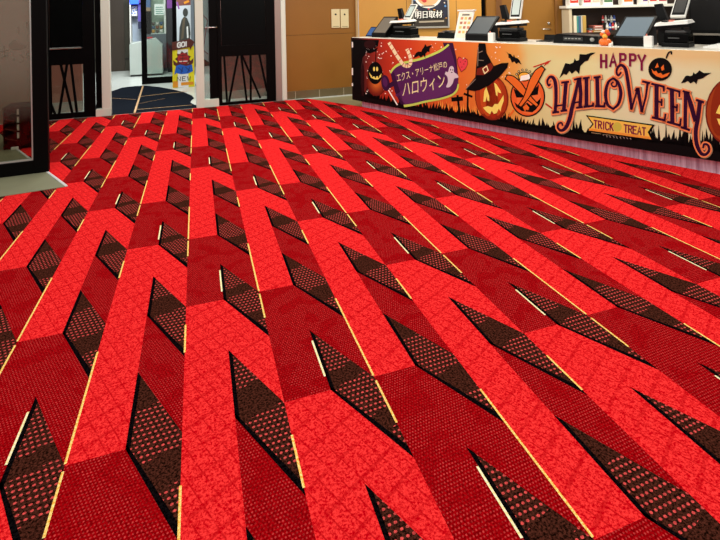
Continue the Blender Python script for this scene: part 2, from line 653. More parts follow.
def deco_door(label, s0, s1, so0, so1, zo0, zo1, z_up, segs, handle=False):
    t = thing('bifold_door', label, 'door', FD, 0, 0, 0, 'black doors with branch lattices')
    f = MB()
    y0, y1 = 0.0, 0.055
    f.box(s0, so0, y0, y1, 0.008, 2.24, BLK)
    f.box(so1, s1, y0, y1, 0.008, 2.24, BLK)
    f.box(so0, so1, y0, y1, 0.008, zo0, BLK)
    f.box(so0, so1, y0, y1, zo1, z_up, BLK)
    f.box(so0, so1, y0, y1, 2.14, 2.24, BLK)
    f.build('frame', t)
    p = MB()
    p.box(so0 + .004, so1 - .004, y0 + 0.018, y0 + 0.04, z_up + .002, 2.138, BLKG)
    p.build('upper_panel', t)
    g = MB()
    g.box(so0 + .002, so1 - .002, 0.042, 0.047, zo0 + .002, zo1 - .002, GLASS)
    g.build('lower_glass', t)
    b = MB()
    bars(b, FD, segs)
    b.build('branch_lattice', t)
    if handle:
        h = MB()
        h.box(so0 + .01, so1 - .02, -0.022, -0.002, z_up - 0.012, z_up + 0.012, CHROME, 0.003)
        h.build('pull_bar', t)
    return t


def sg(x, y, sc, l):
    return [(x + a / sc, y + b / sc, x + c / sc, y + d / sc) for a, b, c, d in l]


deco_door('black lattice door leaf left of the open doorway with a steel pull bar', -2.075, -1.45, -2.035, -1.60, 0.085, 0.80, 1.045,
          sg(40, 60, 7.71, [(75, 30, 85, 425), (208, 30, 145, 425), (158, 30, 252, 425), (238, 30, 286, 425), (40, 235, 118, 425)]), True)
deco_door('black lattice door leaf right of the open doorway beside the silver jamb', 0.34, 1.272, 0.395, 1.125, 0.05, 0.80, 0.98,
          sg(200, 0, 4.5, [(108, 245, 122, 458), (171, 245, 131, 458), (185, 245, 211, 458), (228, 245, 229, 458), (188, 245, 272, 442), (267, 245, 302, 410)]))
# sidelight leaf between the right jamb and the black door
t = thing('door_sidelight', 'narrow black framed glass sidelight with a lever handle', 'door', FD, 0, 0, 0)
mb = MB()
mb.box(0.205, 0.338, 0.02, 0.07, 0.12, 2.24, BLK)
mb.build('frame', t)
mb = MB()
mb.box(0.12, 0.203, 0.045, 0.05, 0.12, 2.24, GLASS)
mb.build('pane', t)
mb = MB()
hx, hz = FD.sz(206, 27.5, 0.0)
mb.tube([(hx, 0.04, hz), (hx, -0.03, hz)], 0.018, CHROME)
mb.tube([(hx - .01, -0.03, hz), (hx + 0.17, -0.03, hz)], 0.010, CHROME)
mb.build('lever_handle', t)
# paper notice hung behind that sidelight
mb = MB()
pm = mat('pale_blue_paper', (196, 210, 224), 0.7)
redl = mat('red_print', (150, 40, 50), 0.7)
pts = [FD.sz(x, y, 0.052) for x, y in ((202.8, -20), (208.8, -20), (208.8, 62), (202.8, 58))]
mb.prism([(s, 0.052, z) for s, z in pts], (0, 0.004, 0), pm)
for a, b in (((203, 15), (207.5, 20)), ((207.5, 20), (203.2, 50)), ((203.2, 50), (208, 54))):
    s0, z0 = FD.sz(*a, 0.0515)
    s1, z1 = FD.sz(*b, 0.0515)
    d = Vector((s1 - s0, z1 - z0)).normalized() * 0.006
    mb.poly([(s0 - d.y, 0.0515, z0 + d.x), (s0 + d.y, 0.0515, z0 - d.x), (s1 + d.y, 0.0515, z1 - d.x), (s1 - d.y, 0.0515, z1 + d.x)], redl)
o = mb.build('paper_notice', t)
tag(o, 'pale blue paper notice with a thin red line')

# what stands right behind the lattice doors
mb = MB()
mb.box(-2.6, -1.72, 0.62, 0.70, 0, 2.3, mat('rose_brown_panel', (172, 112, 96), 0.55, noise=0.15, nscale=2))
mb.box(-2.6, -1.72, 0.60, 0.70, 0, 0.16, mat('pale_skirting', (170, 160, 150), 0.5))
struct(mb, 'wall_porch_left', 'rose brown wall seen through the left lattice door', fr=FD, cat='wall')
mb = MB()
mb.box(0.25, 2.4, 0.62, 0.70, 0, 2.3, mat('rose_grey_panel', (150, 112, 104), 0.55, noise=0.25, nscale=2.5))
mb.box(0.25, 2.4, 0.60, 0.70, 0, 0.14, mat('pale_skirting', (170, 160, 150), 0.5))
struct(mb, 'wall_porch_right', 'rose grey wall seen through the right lattice door', fr=FD, cat='wall')

# ------------------------------------------------------------------ vestibule beyond the doorway
mb = MB()
mb.box(-3.5, 3.0, 0.0, 7.2, -0.011, 0.001, mat('white_floor_tile', (206, 212, 206), 0.25, noise=0.08, nscale=2))
struct(mb, 'floor_vestibule', 'white tile floor of the vestibule beyond the doorway', fr=FD, cat='floor')
mb = MB()
mb.box(-4, 4, 6.6, 6.7, 0, HT, mat('dark_plaster', (66, 64, 52), 0.6, noise=0.3, nscale=1.5))
mb.box(-4, 4, 6.58, 6.6, 0.30, 0.36, mat('darker_band', (40, 38, 32), 0.6))
mb.box(-2.2, -1.62, 6.57, 6.6, 0, HT, mat('brown_column', (58, 48, 38), 0.5, noise=0.2, nscale=2))
struct(mb, 'wall_vestibule', 'dark grey brown wall at the far end of the vestibule', fr=FD, cat='wall')

# dark mat with brass seams
matm = mat('navy_black_mat', (14, 20, 29), 0.9, 0, 0.03, noise=0.25, nscale=30)
mb = MB()
outl = [(98, 118), (98, 100), (104, 96), (112, 91.5), (122, 88), (134, 86.5), (146, 86), (160, 87.5), (174, 90), (184, 92.5), (192, 96), (194, 98.5), (191, 101),
        (190.5, 103), (194, 105), (198, 106), (198, 108.5)]
pts = []
for x, y in outl:
    g = ground(x, y)
    pts.append(g)
pts[0] = np.array(FD.pt(-1.5, 0.01))
pts[-1] = np.array(FD.pt(0.02, 0.01))
mb.prism([(p[0], p[1], 0.002) for p in pts], (0, 0, 0.006), matm)
for a, b, wd in (((143, 86.3), (134.5, 113.5), .03), ((111, 98.5), (136, 100), .012), ((138, 97.2), (187, 91.6), .025), ((137, 110), (192, 105.5), .016), ((139, 104), (165, 99), .006)):
    p, q = ground(*a), ground(*b)
    d = (q - p) / np.linalg.norm(q - p)
    n = np.array([-d[1], d[0], 0]) * wd / 2
    mb.prism([(*(p + n)[:2], 0.008), (*(p - n)[:2], 0.008), (*(q - n)[:2], 0.008), (*(q + n)[:2], 0.008)], (0, 0, 0.002), BRASS)
o = mb.build('entrance_mat')
tag(o, 'dark navy entrance mat with brass seams in the open doorway', 'mat')

# inner glass door of the vestibule
t = thing('glass_door', 'black framed glass door standing open inside the vestibule', 'door', FD, 0, 3.4, 0)
mb = MB()
s0, s1 = FD.sz(142, 84, 3.4)[0], FD.sz(172, 84, 3.4)[0] + 0.03
mb.box(s0, s0 + 0.11, 0, 0.05, 0.004, 2.3, BLK)
mb.box(s1, s1 + 0.09, 0, 0.05, 0.004, 2.3, BLK)
mb.box(s0 + .11, s1, 0, 0.05, 0.004, 0.14, BLK)
mb.box(s0 + .11, s1, 0, 0.05, 2.2, 2.3, BLK)
mb.build('frame', t)
mb = MB()
mb.box(s0 + .112, s1 - .002, 0.02, 0.03, 0.142, 2.198, GLASS)
mb.build('pane', t)

# white cabinet behind the inner door
t = thing('counter_cabinet', 'white angled floor cabinet behind the inner glass door', 'cabinet', FD, 0, 5.0, 0)
mb = MB()
cw = mat('white_laminate', (196, 206, 200), 0.45, noise=0.06, nscale=4)
prof = [(-1.375, 0.05), (-0.63, 0.05), (-0.63, 0.74), (-0.80, 0.92), (-1.0, 0.88), (-1.375, 0.80)]
mb.prism([(s, 0, z) for s, z in prof], (0, 0.7, 0), cw)
mb.build('body', t)
mb = MB()
mb.box(-1.36, -0.645, 0.02, 0.68, 0.0, 0.05, DGREY)
mb.build('plinth', t)
mb = MB()
mb.box(-0.98, -0.86, 0.05, 0.3, 0.93, 0.955, mat('red_plastic', (200, 30, 40), 0.5))
mb.build('red_tray', t)


# ------------------------------------------------------------------ lettering helpers
GL = {  # stroke letters on a unit box (x right, y up)
    'H': [[(0, 0), (0, 1)], [(1, 0), (1, 1)], [(0, .5), (1, .5)]],
    'A': [[(0, 0), (.5, 1), (1, 0)], [(.2, .36), (.8, .36)]],
    'P': [[(0, 0), (0, 1), (.7, 1), (.95, .88), (.95, .62), (.7, .5), (0, .5)]],
    'Y': [[(0, 1), (.5, .5), (1, 1)], [(.5, .5), (.5, 0)]],
    'T': [[(0, 1), (1, 1)], [(.5, 1), (.5, 0)]],
    'R': [[(0, 0), (0, 1), (.7, 1), (.95, .88), (.95, .66), (.7, .52), (0, .52)], [(.5, .52), (1, 0)]],
    'I': [[(.5, 0), (.5, 1)]],
    'C': [[(1, .82), (.8, 1), (.25, 1), (0, .8), (0, .2), (.25, 0), (.8, 0), (1, .18)]],
    'K': [[(0, 0), (0, 1)], [(1, 1), (0, .42)], [(.3, .6), (1, 0)]],
    'E': [[(1, 1), (0, 1), (0, 0), (1, 0)], [(0, .52), (.8, .52)]],
    'G': [[(1, .82), (.8, 1), (.25, 1), (0, .8), (0, .2), (.25, 0), (.8, 0), (1, .2), (1, .48), (.55, .48)]],
    'O': [[(.25, 0), (0, .2), (0, .8), (.25, 1), (.75, 1), (1, .8), (1, .2), (.75, 0), (.25, 0)]],
    'N': [[(0, 0), (0, 1), (1, 0), (1, 1)]],
    'W': [[(0, 1), (.22, 0), (.5, .8), (.78, 0), (1, 1)]],
    '!': [[(.5, .32), (.5, 1)], [(.5, 0), (.5, .12)]],
}


def smooth(pts, n=5):
    if len(pts) < 3:
        return [tuple(p) for p in pts]
    P = [np.array(p, float) for p in pts]
    P = [2 * P[0] - P[1]] + P + [2 * P[-1] - P[-2]]
    out = []
    for i in range(1, len(P) - 2):
        for k in range(n):
            t = k / n
            out.append(tuple(.5 * (2 * P[i] + (P[i + 1] - P[i - 1]) * t + (2 * P[i - 1] - 5 * P[i] + 4 * P[i + 1] - P[i + 2]) * t * t
                                   + (-P[i - 1] + 3 * P[i] - 3 * P[i + 1] + P[i + 2]) * t ** 3)))
    out.append(tuple(P[-2]))
    return out


def ribbon(pts, w, ext=0.0):
    """quads of a flat stroke; w a width or a list of widths"""
    P = [np.array(p, float) for p in pts]
    n = len(P)
    ws = list(w) if isinstance(w, (list, tuple)) else [w] * n
    if len(ws) != n:
        ws = list(np.interp(np.linspace(0, 1, n), np.linspace(0, 1, len(ws)), ws))
    if ext:
        d = P[0] - P[1]
        P[0] = P[0] + d / (np.linalg.norm(d) + 1e-9) * ext
        d = P[-1] - P[-2]
        P[-1] = P[-1] + d / (np.linalg.norm(d) + 1e-9) * ext
    L, Rr = [], []
    for i in range(n):
        t1 = P[i] - P[i - 1] if i else P[1] - P[0]
        t2 = P[i + 1] - P[i] if i < n - 1 else t1
        t1 = t1 / (np.linalg.norm(t1) + 1e-9)
        t2 = t2 / (np.linalg.norm(t2) + 1e-9)
        t = t1 + t2
        t = t / (np.linalg.norm(t) + 1e-9)
        nn = np.array([-t[1], t[0]])
        k = max(.55, abs(nn @ np.array([-t1[1], t1[0]])))
        L.append(P[i] + nn * ws[i] / 2 / k)
        Rr.append(P[i] - nn * ws[i] / 2 / k)
    return [[L[i], L[i + 1], Rr[i + 1], Rr[i]] for i in range(n - 1)]


def ellipse(cx, cy, rx, ry, n=24, rot=0.0):
    c, s = math.cos(rot), math.sin(rot)
    return [(cx + rx * math.cos(a) * c - ry * math.sin(a) * s, cy + rx * math.cos(a) * s + ry * math.sin(a) * c) for a in (2 * math.pi * i / n for i in range(n))]


_tx = {}


def text_mesh(s):
    """outline of writing as flat polygons, normalised to a unit-high box starting at the origin"""
    if s in _tx:
        return _tx[s]
    cu = bpy.data.curves.new('lettering', 'FONT')
    cu.body = s
    cu.resolution_u = 3
    o = bpy.data.objects.new('lettering', cu)
    COL.objects.link(o)
    dg = bpy.context.evaluated_depsgraph_get()
    me = o.evaluated_get(dg).to_mesh()
    V = [(v.co.x, v.co.y) for v in me.vertices]
    F = [list(p.vertices) for p in me.polygons]
    o.evaluated_get(dg).to_mesh_clear()
    bpy.data.objects.remove(o)
    bpy.data.curves.remove(cu)
    x0, x1 = min(v[0] for v in V), max(v[0] for v in V)
    y0, y1 = min(v[1] for v in V), max(v[1] for v in V)
    V = [((v[0] - x0) / (x1 - x0), (v[1] - y0) / (y1 - y0)) for v in V]
    _tx[s] = (V, F)
    return _tx[s]


class Print:
    """flat print on a vertical plane, drawn in the photo's pixel frame and laid on the plane at true size"""
    def __init__(self, mb, fr, b):
        self.mb, self.fr, self.b, self.k = mb, fr, b, 0

    def P(self, x, y, layer):
        b = self.b - layer * 0.0005
        s, z = self.fr.sz(x, y, self.b)
        return (s, b, z)

    def poly(self, pts, m, layer):
        self.mb.poly([self.P(x, y, layer) for x, y in pts], m)

    def stroke(self, pts, w, m, layer, sm=False, ext=0.0):
        for q in ribbon(smooth(pts) if sm else pts, w, ext):
            self.poly(q, m, layer)

    def word(self, text, x0, y0, cw, ch, gap, slope, w, m, layer, taper=0.0):
        """stroke lettering: baseline start, cell width, height, gap, baseline slope"""
        x = x0
        for i, ch_ in enumerate(text):
            wd = cw * (0.35 if ch_ in 'I!' else 1)
            if ch_ != ' ':
                for st in GL[ch_]:
                    self.stroke([(x + px * wd, y0 + slope * (x + px * wd - x0) - py * ch) for px, py in st], w, m, layer, ext=w * .3)
            x += wd + gap

    def text(self, s, quad, m, layer):
        """font lettering mapped into a quad: bottom left, bottom right, top right, top left (pixels)"""
        V, F = text_mesh(s)
        bl, br, tr, tl = [np.array(q, float) for q in quad]
        pts = []
        for u, v in V:
            p = bl * (1 - u) * (1 - v) + br * u * (1 - v) + tr * u * v + tl * (1 - u) * v
            pts.append(self.P(p[0], p[1], layer))
        self.mb.mesh(pts, F, m)


# GO! sign stand in the vestibule
GB = 2.5
t = thing('sign_stand', 'yellow floor sign with brown GO! arrow in the vestibule', 'sign', FD, 0, GB, 0)
mb = MB()
YEL = mat('yellow_board', (236, 222, 20), 0.6)
pr = Print(mb, FD, -0.0)


class Off(Frame):
    pass


FGo = Frame(FD.pt(0, GB), 2.0)
pr = Print(mb, FGo, 0.0)
q = [FGo.sz(x, y) for x, y in ((172.4, 48), (194, 46), (194.6, 86.5), (172.6, 88))]
mb.prism([(s, 0.001, max(z, 0.005)) for s, z in q], (0, 0.03, 0), YEL)
pr.poly([(177.5, 50), (188, 49), (188.5, 87), (178, 87.5)], PAPER, 1)
for x, c in ((173.2, 0), (191.5, 0)):
    pass
REDP, BLUP, BRNP = mat('red_ink', (176, 26, 34), 0.6), mat('blue_ink', (24, 96, 200), 0.6), mat('brown_ink', (92, 30, 18), 0.6)
ORGP, BLKI = mat('orange_ink', (232, 150, 30), 0.6), mat('black_ink', (12, 9, 10), 0.6)
pts = []
for i in range(18):
    a = 2 * math.pi * i / 18
    r = 1.0 if i % 2 else 0.72
    pts.append((183.2 + 8.4 * r * math.cos(a), 59 + 8.2 * r * math.sin(a)))
pr.poly(pts, BRNP, 2)
pr.poly(ellipse(183.2, 58.5, 5.6, 5.4, 16), REDP, 3)
for a in ([(179.5, 55.5), (186.5, 55)], [(180, 58.5), (187, 58)], [(183, 54), (182.5, 63)], [(179, 61.5), (187.5, 61)]):
    pr.stroke(a, 0.8, PAPER if a[0][1] > 61 else BRNP, 4)
pr.poly([(173, 60), (178, 64), (188, 63.5), (193.5, 58), (193, 63), (188, 67.5), (178, 68), (173.5, 64.5)], BRNP, 4)
pr.poly([(176, 66), (180, 64.5), (186, 66), (192, 64.5), (193, 71), (188, 73.5), (181, 74.2), (176.5, 73), (174.3, 75)], BLUP, 5)
for a in ([(178, 67.5), (183, 71.5)], [(183, 67), (181, 73)], [(185.5, 67), (190, 71)], [(190, 66.5), (187.5, 72.5)]):
    pr.stroke(a, 0.8, mat('navy_ink', (16, 40, 110), 0.6), 6)
pr.word('NEW', 177.2, 81, 3.2, 4, 1.9, -0.04, 0.7, BLKI, 3)
pr.poly([(173, 81.5), (178, 81), (178, 87), (173, 87.5)], ORGP, 2)
pr.poly([(181, 82.5), (193.5, 81.5), (193.8, 84.5), (181, 85.5)], ORGP, 3)
mb.build('board', t)
mb = MB()
arrow = [(172, 42.3), (188.6, 39.2), (188.4, 37.4), (194.6, 42), (190, 49.8), (189.6, 47.2), (172.2, 50.6)]
q = [FGo.sz(x, y) for x, y in arrow]
mb.prism([(s, -0.012, z) for s, z in q], (0, 0.022, 0), mat('brown_arrow', (88, 34, 20), 0.5))
pa = Print(mb, FGo, -0.013)
pa.word('GO!', 177.6, 47.4, 3.0, 4.4, 1.0, -0.16, 1.3, PAPER, 1)
mb.build('arrow', t)
mb = MB()
q0, q1 = FGo.sz(173, 88)[0], FGo.sz(194, 87)[0]
mb.box(q0 + .02, q1 - .02, 0.031, 0.30, 0.0, 0.02, DGREY)
mb.hexa([(q0 + .1, .20, .02), (q1 - .1, .20, .02), (q1 - .1, .22, .02), (q0 + .1, .22, .02), (q0 + .1, .031, .7), (q1 - .1, .031, .7), (q1 - .1, .05, .7), (q0 + .1, .05, .7)], DGREY)
mb.build('easel_leg', t)


# arcade machines in the far part of the vestibule
def sx(x, y, b):
    return FD.sz(x, y, b)


b = 6.0
t = thing('crane_game', 'white crane game under a glowing blue sign left of the glass door', 'arcade machine', FD, 0, b, 0)
x0, x1 = sx(130, 40, b)[0], sx(143, 40, b)[0]
mb = MB()
mb.box(x0, x1, 0, 0.5, 0.004, 0.8, cw)
mb.box(x0, x0 + .03, 0, 0.5, 0.8, 1.85, WHT)
mb.box(x1 - .03, x1, 0, 0.5, 0.8, 1.85, WHT)
mb.box(x0 + .03, x1 - .03, 0.46, 0.5, 0.8, 1.85, mat('pale_lilac_back', (176, 188, 206), 0.5))
mb.box(x0, x1, 0, 0.5, 1.85, 2.1, mat('violet_cabinet', (90, 60, 160), 0.5))
mb.build('cabinet', t)
mb = MB()
z0 = sx(135, 4, b)[1]
mb.box(x0 + .01, x1 - .09, -0.02, -0.001, z0, z0 + .3, mat('glowing_blue_sign', (40, 90, 255), 0.4, emit=2.0))
mb.build('lit_sign', t)
mb = MB()
pp = Print(mb, Frame(FD.pt(0, b), 2.0), 0.2)
fl = pp.fr
mb.box(x0 + .04, x0 + .17, 0.201, 0.21, sx(134, 16, b)[1], sx(134, 6, b)[1], PAPER)
rnd = random.Random(3)
for i in range(9):
    xx, yy = rnd.uniform(131.6, 135.8), rnd.uniform(7, 15)
    s, z = fl.sz(xx, yy, 0.2)
    mb.poly([(s, .2, z), (s + .03, .2, z), (s + .03, .2, z + .03), (s, .2, z + .03)], mat('sky_blue_ink', (70, 130, 220), 0.6))
mb.build('price_card', t)
mb = MB()
mb.box(x1 - .12, x1 - .035, 0.1, 0.3, 1.35, 1.84, mat('violet_panel', (96, 84, 170), 0.5))
mb.box(x1 - .12, x1 - .035, 0.09, 0.3, 1.15, 1.34, mat('navy_panel', (40, 44, 76), 0.5))
mb.build('side_panel', t)

t = thing('crane_game', 'crane game with heaped prizes and a white sign behind the glass door', 'arcade machine', FD, 0, b, 0)
x0, x1 = sx(145.5, 30, b)[0], sx(166, 30, b)[0]
mb = MB()
mb.box(x0, x1, 0, 0.6, 0.004, 1.0, mat('grey_blue_base', (96, 104, 112), 0.5))
mb.box(x0, x0 + .13, 0.0, 0.6, 1.0, 1.62, BLK)
mb.box(x0, x0 + .13, 0.0, 0.6, 1.62, 1.72, mat('tan_panel', (150, 120, 96), 0.5))
mb.box(x0, x0 + .13, 0.0, 0.6, 1.72, 2.1, mat('steel_blue_panel', (70, 100, 150), 0.5))
mb.box(x1 - .045, x1, 0, 0.6, 1.0, 2.1, WHT)
mb.box(x0 + .13, x1 - .045, 0.55, 0.6, 1.0, 2.1, mat('pale_green_back', (170, 190, 170), 0.5))
mb.box(x0 + .13, x1 - .045, 0.0, 0.55, 1.0, 1.02, cw)
mb.build('cabinet', t)
mb = MB()
s0, z0 = sx(154.5, 15, b)
s1, z1 = sx(165, 4, b)
mb.box(s0, s1, -0.02, -0.004, z0, z1, PAPER)
for k in range(4):
    mb.box(s0 + .03, s1 - .04 - .02 * (k % 2), -0.0215, -0.02, z0 + .03 + k * .055, z0 + .05 + k * .055, mat('teal_ink', (60, 140, 120), 0.6))
mb.build('sign', t)
px0 = x0 + .13 + .06
for i in range(9):
    rr = rnd.uniform(.040, .045)
    pos = (px0 + (i % 3) * .10, b + .10 + (i // 3) * .02, 1.0215 + rr + (i // 3) * .105)
    mb = MB()
    cmat = mat('plush_%d' % (i % 5), ((190, 140, 60), (90, 80, 70), (200, 200, 190), (60, 90, 120), (120, 70, 40))[i % 5], 0.8)
    bmm = bmesh.new()
    bmesh.ops.create_uvsphere(bmm, u_segments=10, v_segments=7, radius=rr)
    mb.bm(bmm, cmat, True)
    for sgn in (-1, 1):
        bmm = bmesh.new()
        bmesh.ops.create_uvsphere(bmm, u_segments=8, v_segments=5, radius=rr * .42)
        bmesh.ops.translate(bmm, verts=bmm.verts, vec=(sgn * rr * .65, 0, rr * .8))
        mb.bm(bmm, cmat, True)
    o = mb.build('plush_toy', None, FD.pt(*pos), FD.a)
    tag(o, 'small plush prize heaped in the crane game behind the glass door', 'toy', 'plush prizes in the crane game')

t = thing('arcade_cabinet', 'dark violet arcade cabinet between the glass door and the mannequin poster', 'arcade machine', FD, 0, b - .4, 0)
x0, x1 = sx(167, 30, b - .4)[0], sx(178.5, 30, b - .4)[0]
mb = MB()
mb.box(x0, x1, 0, 0.6, 0.004, 2.1, mat('near_black_cabinet', (26, 24, 34), 0.4))
mb.build('cabinet', t)
mb = MB()
mb.box(x1 - .07, x1 - .01, -0.02, -0.001, 0.9, 1.7, mat('navy_strip', (24, 34, 110), 0.4))
mb.build('blue_strip', t)
mb = MB()
mb.box(x0 + .01, x1 - .08, -0.02, -0.001, 1.68, 2.0, mat('violet_marquee', (120, 50, 140), 0.4, emit=0.25))
mb.build('marquee', t)

b = 4.9
t = thing('display_poster', 'tall white poster of a dark robed figure behind the GO! sign', 'poster', FD, 0, b, 0)
x0, x1 = sx(176, 30, b)[0], sx(191, 30, b)[0]
mb = MB()
FP = Frame(FD.pt(0, b), 2.0)
mb.box(x0, x1, 0.0, 0.04, 0.35, 2.1, mat('pale_poster', (204, 212, 218), 0.6))
pp = Print(mb, FP, -0.001)
FIG, FIG2 = mat('figure_ink', (58, 60, 56), 0.7), mat('figure_ink_brown', (96, 84, 66), 0.7)
pp.poly([(179, 42), (179.5, 28), (181.5, 20), (184, 16.5), (187, 18), (189.5, 24), (190.5, 34), (189.5, 42)], FIG, 1)
pp.poly([(183, 18), (185.5, 17.5), (183.5, 38), (181, 40)], FIG2, 2)
pp.poly(ellipse(185.4, 12.5, 2.6, 4.4, 14), FIG, 2)
pp.poly([(186.5, 27), (188, 26), (188.6, 38), (187, 38)], PAPER, 2)
pp.poly([(176.3, -8), (190.8, -8), (190.8, 5), (176.3, 6)], mat('maroon_ink', (120, 70, 60), 0.6), 1)
pp.stroke([(184, 3), (189, 1)], 2.2, ORGP, 2)
pp.stroke([(177, 2), (179, 9)], 1.6, mat('violet_ink', (140, 80, 160), 0.6), 2)
mb.build('panel', t)
mb = MB()
mb.box(x0 + .1, x0 + .14, 0.01, 0.03, 0.02, 0.35, DGREY)
mb.box(x1 - .14, x1 - .1, 0.01, 0.03, 0.02, 0.35, DGREY)
mb.box(x0 + .05, x1 - .05, -0.1, 0.15, 0.003, 0.02, DGREY)
mb.build('stand', t)
mb = MB()
xx = sx(192.5, 30, 4.6)[0]
mb.box(xx - .03, xx + .04, 0, 0.08, 0.003, 2.3, mat('grey_blue_post', (120, 132, 142), 0.4))
o = mb.build('door_post', None, FD.pt(0, 4.6), FD.a)
tag(o, 'grey blue door post at the right side of the vestibule', 'post', kind='structure')

# ------------------------------------------------------------------ glass partition at the left
t = thing('glass_partition', 'black framed glass partition with frosted film at the left edge', 'partition', FG, 0, 0, 0)
mb = MB()
mb.box(-0.110, 0.015, -0.03, 0.05, 0.006, 2.4, BLK, 0.003)
mb.box(-3.0, -0.110, -0.03, 0.05, 0.006, 0.128, BLK, 0.003)
mb.box(-3.0, -0.110, -0.03, 0.05, 2.3, 2.4, BLK, 0.003)
mb.build('frame', t)
mb = MB()
mb.box(-3.0, -0.11, 0.0, 0.012, 0.128, 2.3, glass_mat('partition_glass', (212, 214, 204), 0.0, 0.02))
mb.build('pane', t)
mb = MB()
film = glass_mat('frosted_film', (255, 255, 255), 0.42, 0.0)
_nt = film.node_tree
_tc = _nt.nodes.new('ShaderNodeTexCoord')
_sp = _nt.nodes.new('ShaderNodeSeparateXYZ')
_mr = _nt.nodes.new('ShaderNodeMapRange')
for _k, _v in ((1, 0.50), (2, 1.2), (3, 0.0), (4, 0.45)):
    _mr.inputs[_k].default_value = _v
_nt.links.new(_tc.outputs['Object'], _sp.inputs[0])
_nt.links.new(_sp.outputs[2], _mr.inputs[0])
_ms = [n for n in _nt.nodes if n.type == 'MIX_SHADER' and n.outputs[0].links and n.outputs[0].links[0].to_node.type == 'OUTPUT_MATERIAL'][0]
_nt.links.new(_mr.outputs[0], _ms.inputs[0])
z_f = 0.40
mb.box(-3.0, -0.112, -0.004, -0.002, z_f, 2.298, film)
mb.build('frosted_film', t)
mb = MB()
pf = Print(mb, FG, -0.0055)
fm = glass_mat('film_marking', (190, 185, 170), 0.5, 0.0)
pf.poly([(9, 44), (14, 40), (19, 43), (24, 45), (28, 46), (23, 49), (16, 50), (10, 49)], fm, 1)
for st in ([(18, 27), (18.5, 34)], [(29, 24), (29.5, 33)], [(27, 27), (26.5, 22.5), (29.5, 22.5)], [(0, 52), (9, 50)], [(0, 58), (9, 55)], [(4, 46), (5, 59)],
           [(20, 55), (23.5, 57), (22.5, 61), (19, 61)], [(30, 50), (26.5, 54), (30, 58)], [(11.5, 54.5), (13, 56)], [(13, 58.5), (14.5, 60)]):
    pf.stroke(st, 1.3, fm, 1, sm=len(st) > 2)
mb.build('film_marking', t)
mb = MB()
mb.box(-3.0, -0.112, -0.012, 0.022, 0.13, 0.145, mat('alu_bead', (190, 192, 186), 0.35, 0.5))
mb.box(-0.124, -0.112, -0.012, 0.022, 0.145, 2.298, mat('alu_bead', (190, 192, 186), 0.35, 0.5))
mb.build('glazing_bead', t)

# maroon rack behind that glass
g0 = ground(3, 151)
t = thing('display_rack', 'low maroon slatted rack on the tile behind the glass partition', 'rack', loc=(float(g0[0]), float(g0[1]), 0.005), rot=FG.a)
MAR = mat('maroon_laminate', (36, 8, 9), 0.5, 0, 0.05)
mb = MB()
mb.box(0.0, 0.36, 0.02, 0.40, 0.0, 0.025, MAR)
mb.box(0.0, 0.36, 0.38, 0.40, 0.025, 0.46, MAR)
mb.box(0.17, 0.36, 0.0, 0.38, 0.025, 0.46, MAR)
mb.box(0.0, 0.012, 0.02, 0.38, 0.025, 0.46, MAR)
mb.box(0.0, 0.36, 0.0, 0.40, 0.46, 0.475, MAR)
mb.build('body', t)
for k in range(3):
    mb = MB()
    z = 0.12 + k * 0.11
    mb.hexa([(0.013, .03, z), (.165, .03, z - .05), (.165, .37, z - .05), (.013, .37, z), (0.013, .03, z + .012), (.165, .03, z - .038), (.165, .37, z - .038), (.013, .37, z + .012)], mat('maroon_shelf', (96, 40, 34), 0.4))
    mb.build('slanted_shelf', t)
mb = MB()
for k in range(4):
    mb.box(0.135, 0.155, 0.005, 0.018, 0.12 + k * .09, 0.185 + k * .09, WHT)
mb.box(0.135, 0.155, 0.019, 0.029, 0.025, 0.46, MAR)
mb.build('white_tag_strip', t)
mb = MB()
mb.box(0.08, 0.15, -0.03, 0.0, 0.0, 0.03, WHT, 0.004)
mb.build('foot', t)

# ------------------------------------------------------------------ service counter
TOPZ = 1.085
SL = FC.sz(352, 38)[0] + 0.005
SR = 7.2
ZB = 0.135
t = thing('service_counter', 'long white topped service counter behind the orange banner', 'counter', FC, 0, 0, 0)
mb = MB()
mb.box(SL, SR, 0.012, 0.72, ZB, 1.062, mat('counter_body', (60, 44, 34), 0.5))
mb.build('body', t)
mb = MB()
mb.box(SL - .012, SR, 0.0, 0.75, 1.062, TOPZ, mat('white_worktop', (232, 228, 216), 0.3), 0.004)
mb.build('worktop', t)
# brushed plinth with its streaky reflection painted into the colour
pm = mat('brushed_plinth', (178, 152, 166), 0.35, 0.12)
nb = NB(pm)
nt = pm.node_tree
tc = nt.nodes.new('ShaderNodeTexCoord')
mp = nt.nodes.new('ShaderNodeMapping')
mp.inputs['Scale'].default_value = (14, 1, 0.5)
nt.links.new(tc.outputs['Object'], mp.inputs[0])
n1 = nb.node('ShaderNodeTexNoise', Scale=1.6, Detail=6, Roughness=0.8)
nt.links.new(mp.outputs[0], n1.inputs['Vector'])
rp = nt.nodes.new('ShaderNodeValToRGB')
rp.color_ramp.elements[0].position = 0.38
rp.color_ramp.elements[0].color = (*lin((160, 138, 164)), 1)
rp.color_ramp.elements[1].position = 0.60
rp.color_ramp.elements[1].color = (*lin((222, 220, 238)), 1)
nt.links.new(n1.outputs[0], rp.inputs[0])
nt.links.new(rp.outputs[0], nt.nodes['Principled BSDF'].inputs['Base Color'])
mb = MB()
mb.box(0.07, SR, 0.06, 0.66, 0.0, ZB, pm)
mb.build('plinth', t)
mb = MB()
mb.box(SL - .030, SL - .001, 0.004, 0.70, 0.12, 1.061, WHT)
mb.build('end_panel', t)

# ------------------------------------------------------------------ printed banner
def ink(n, c):
    return mat('ink_' + n, c, 0.6, 0, 0.10)


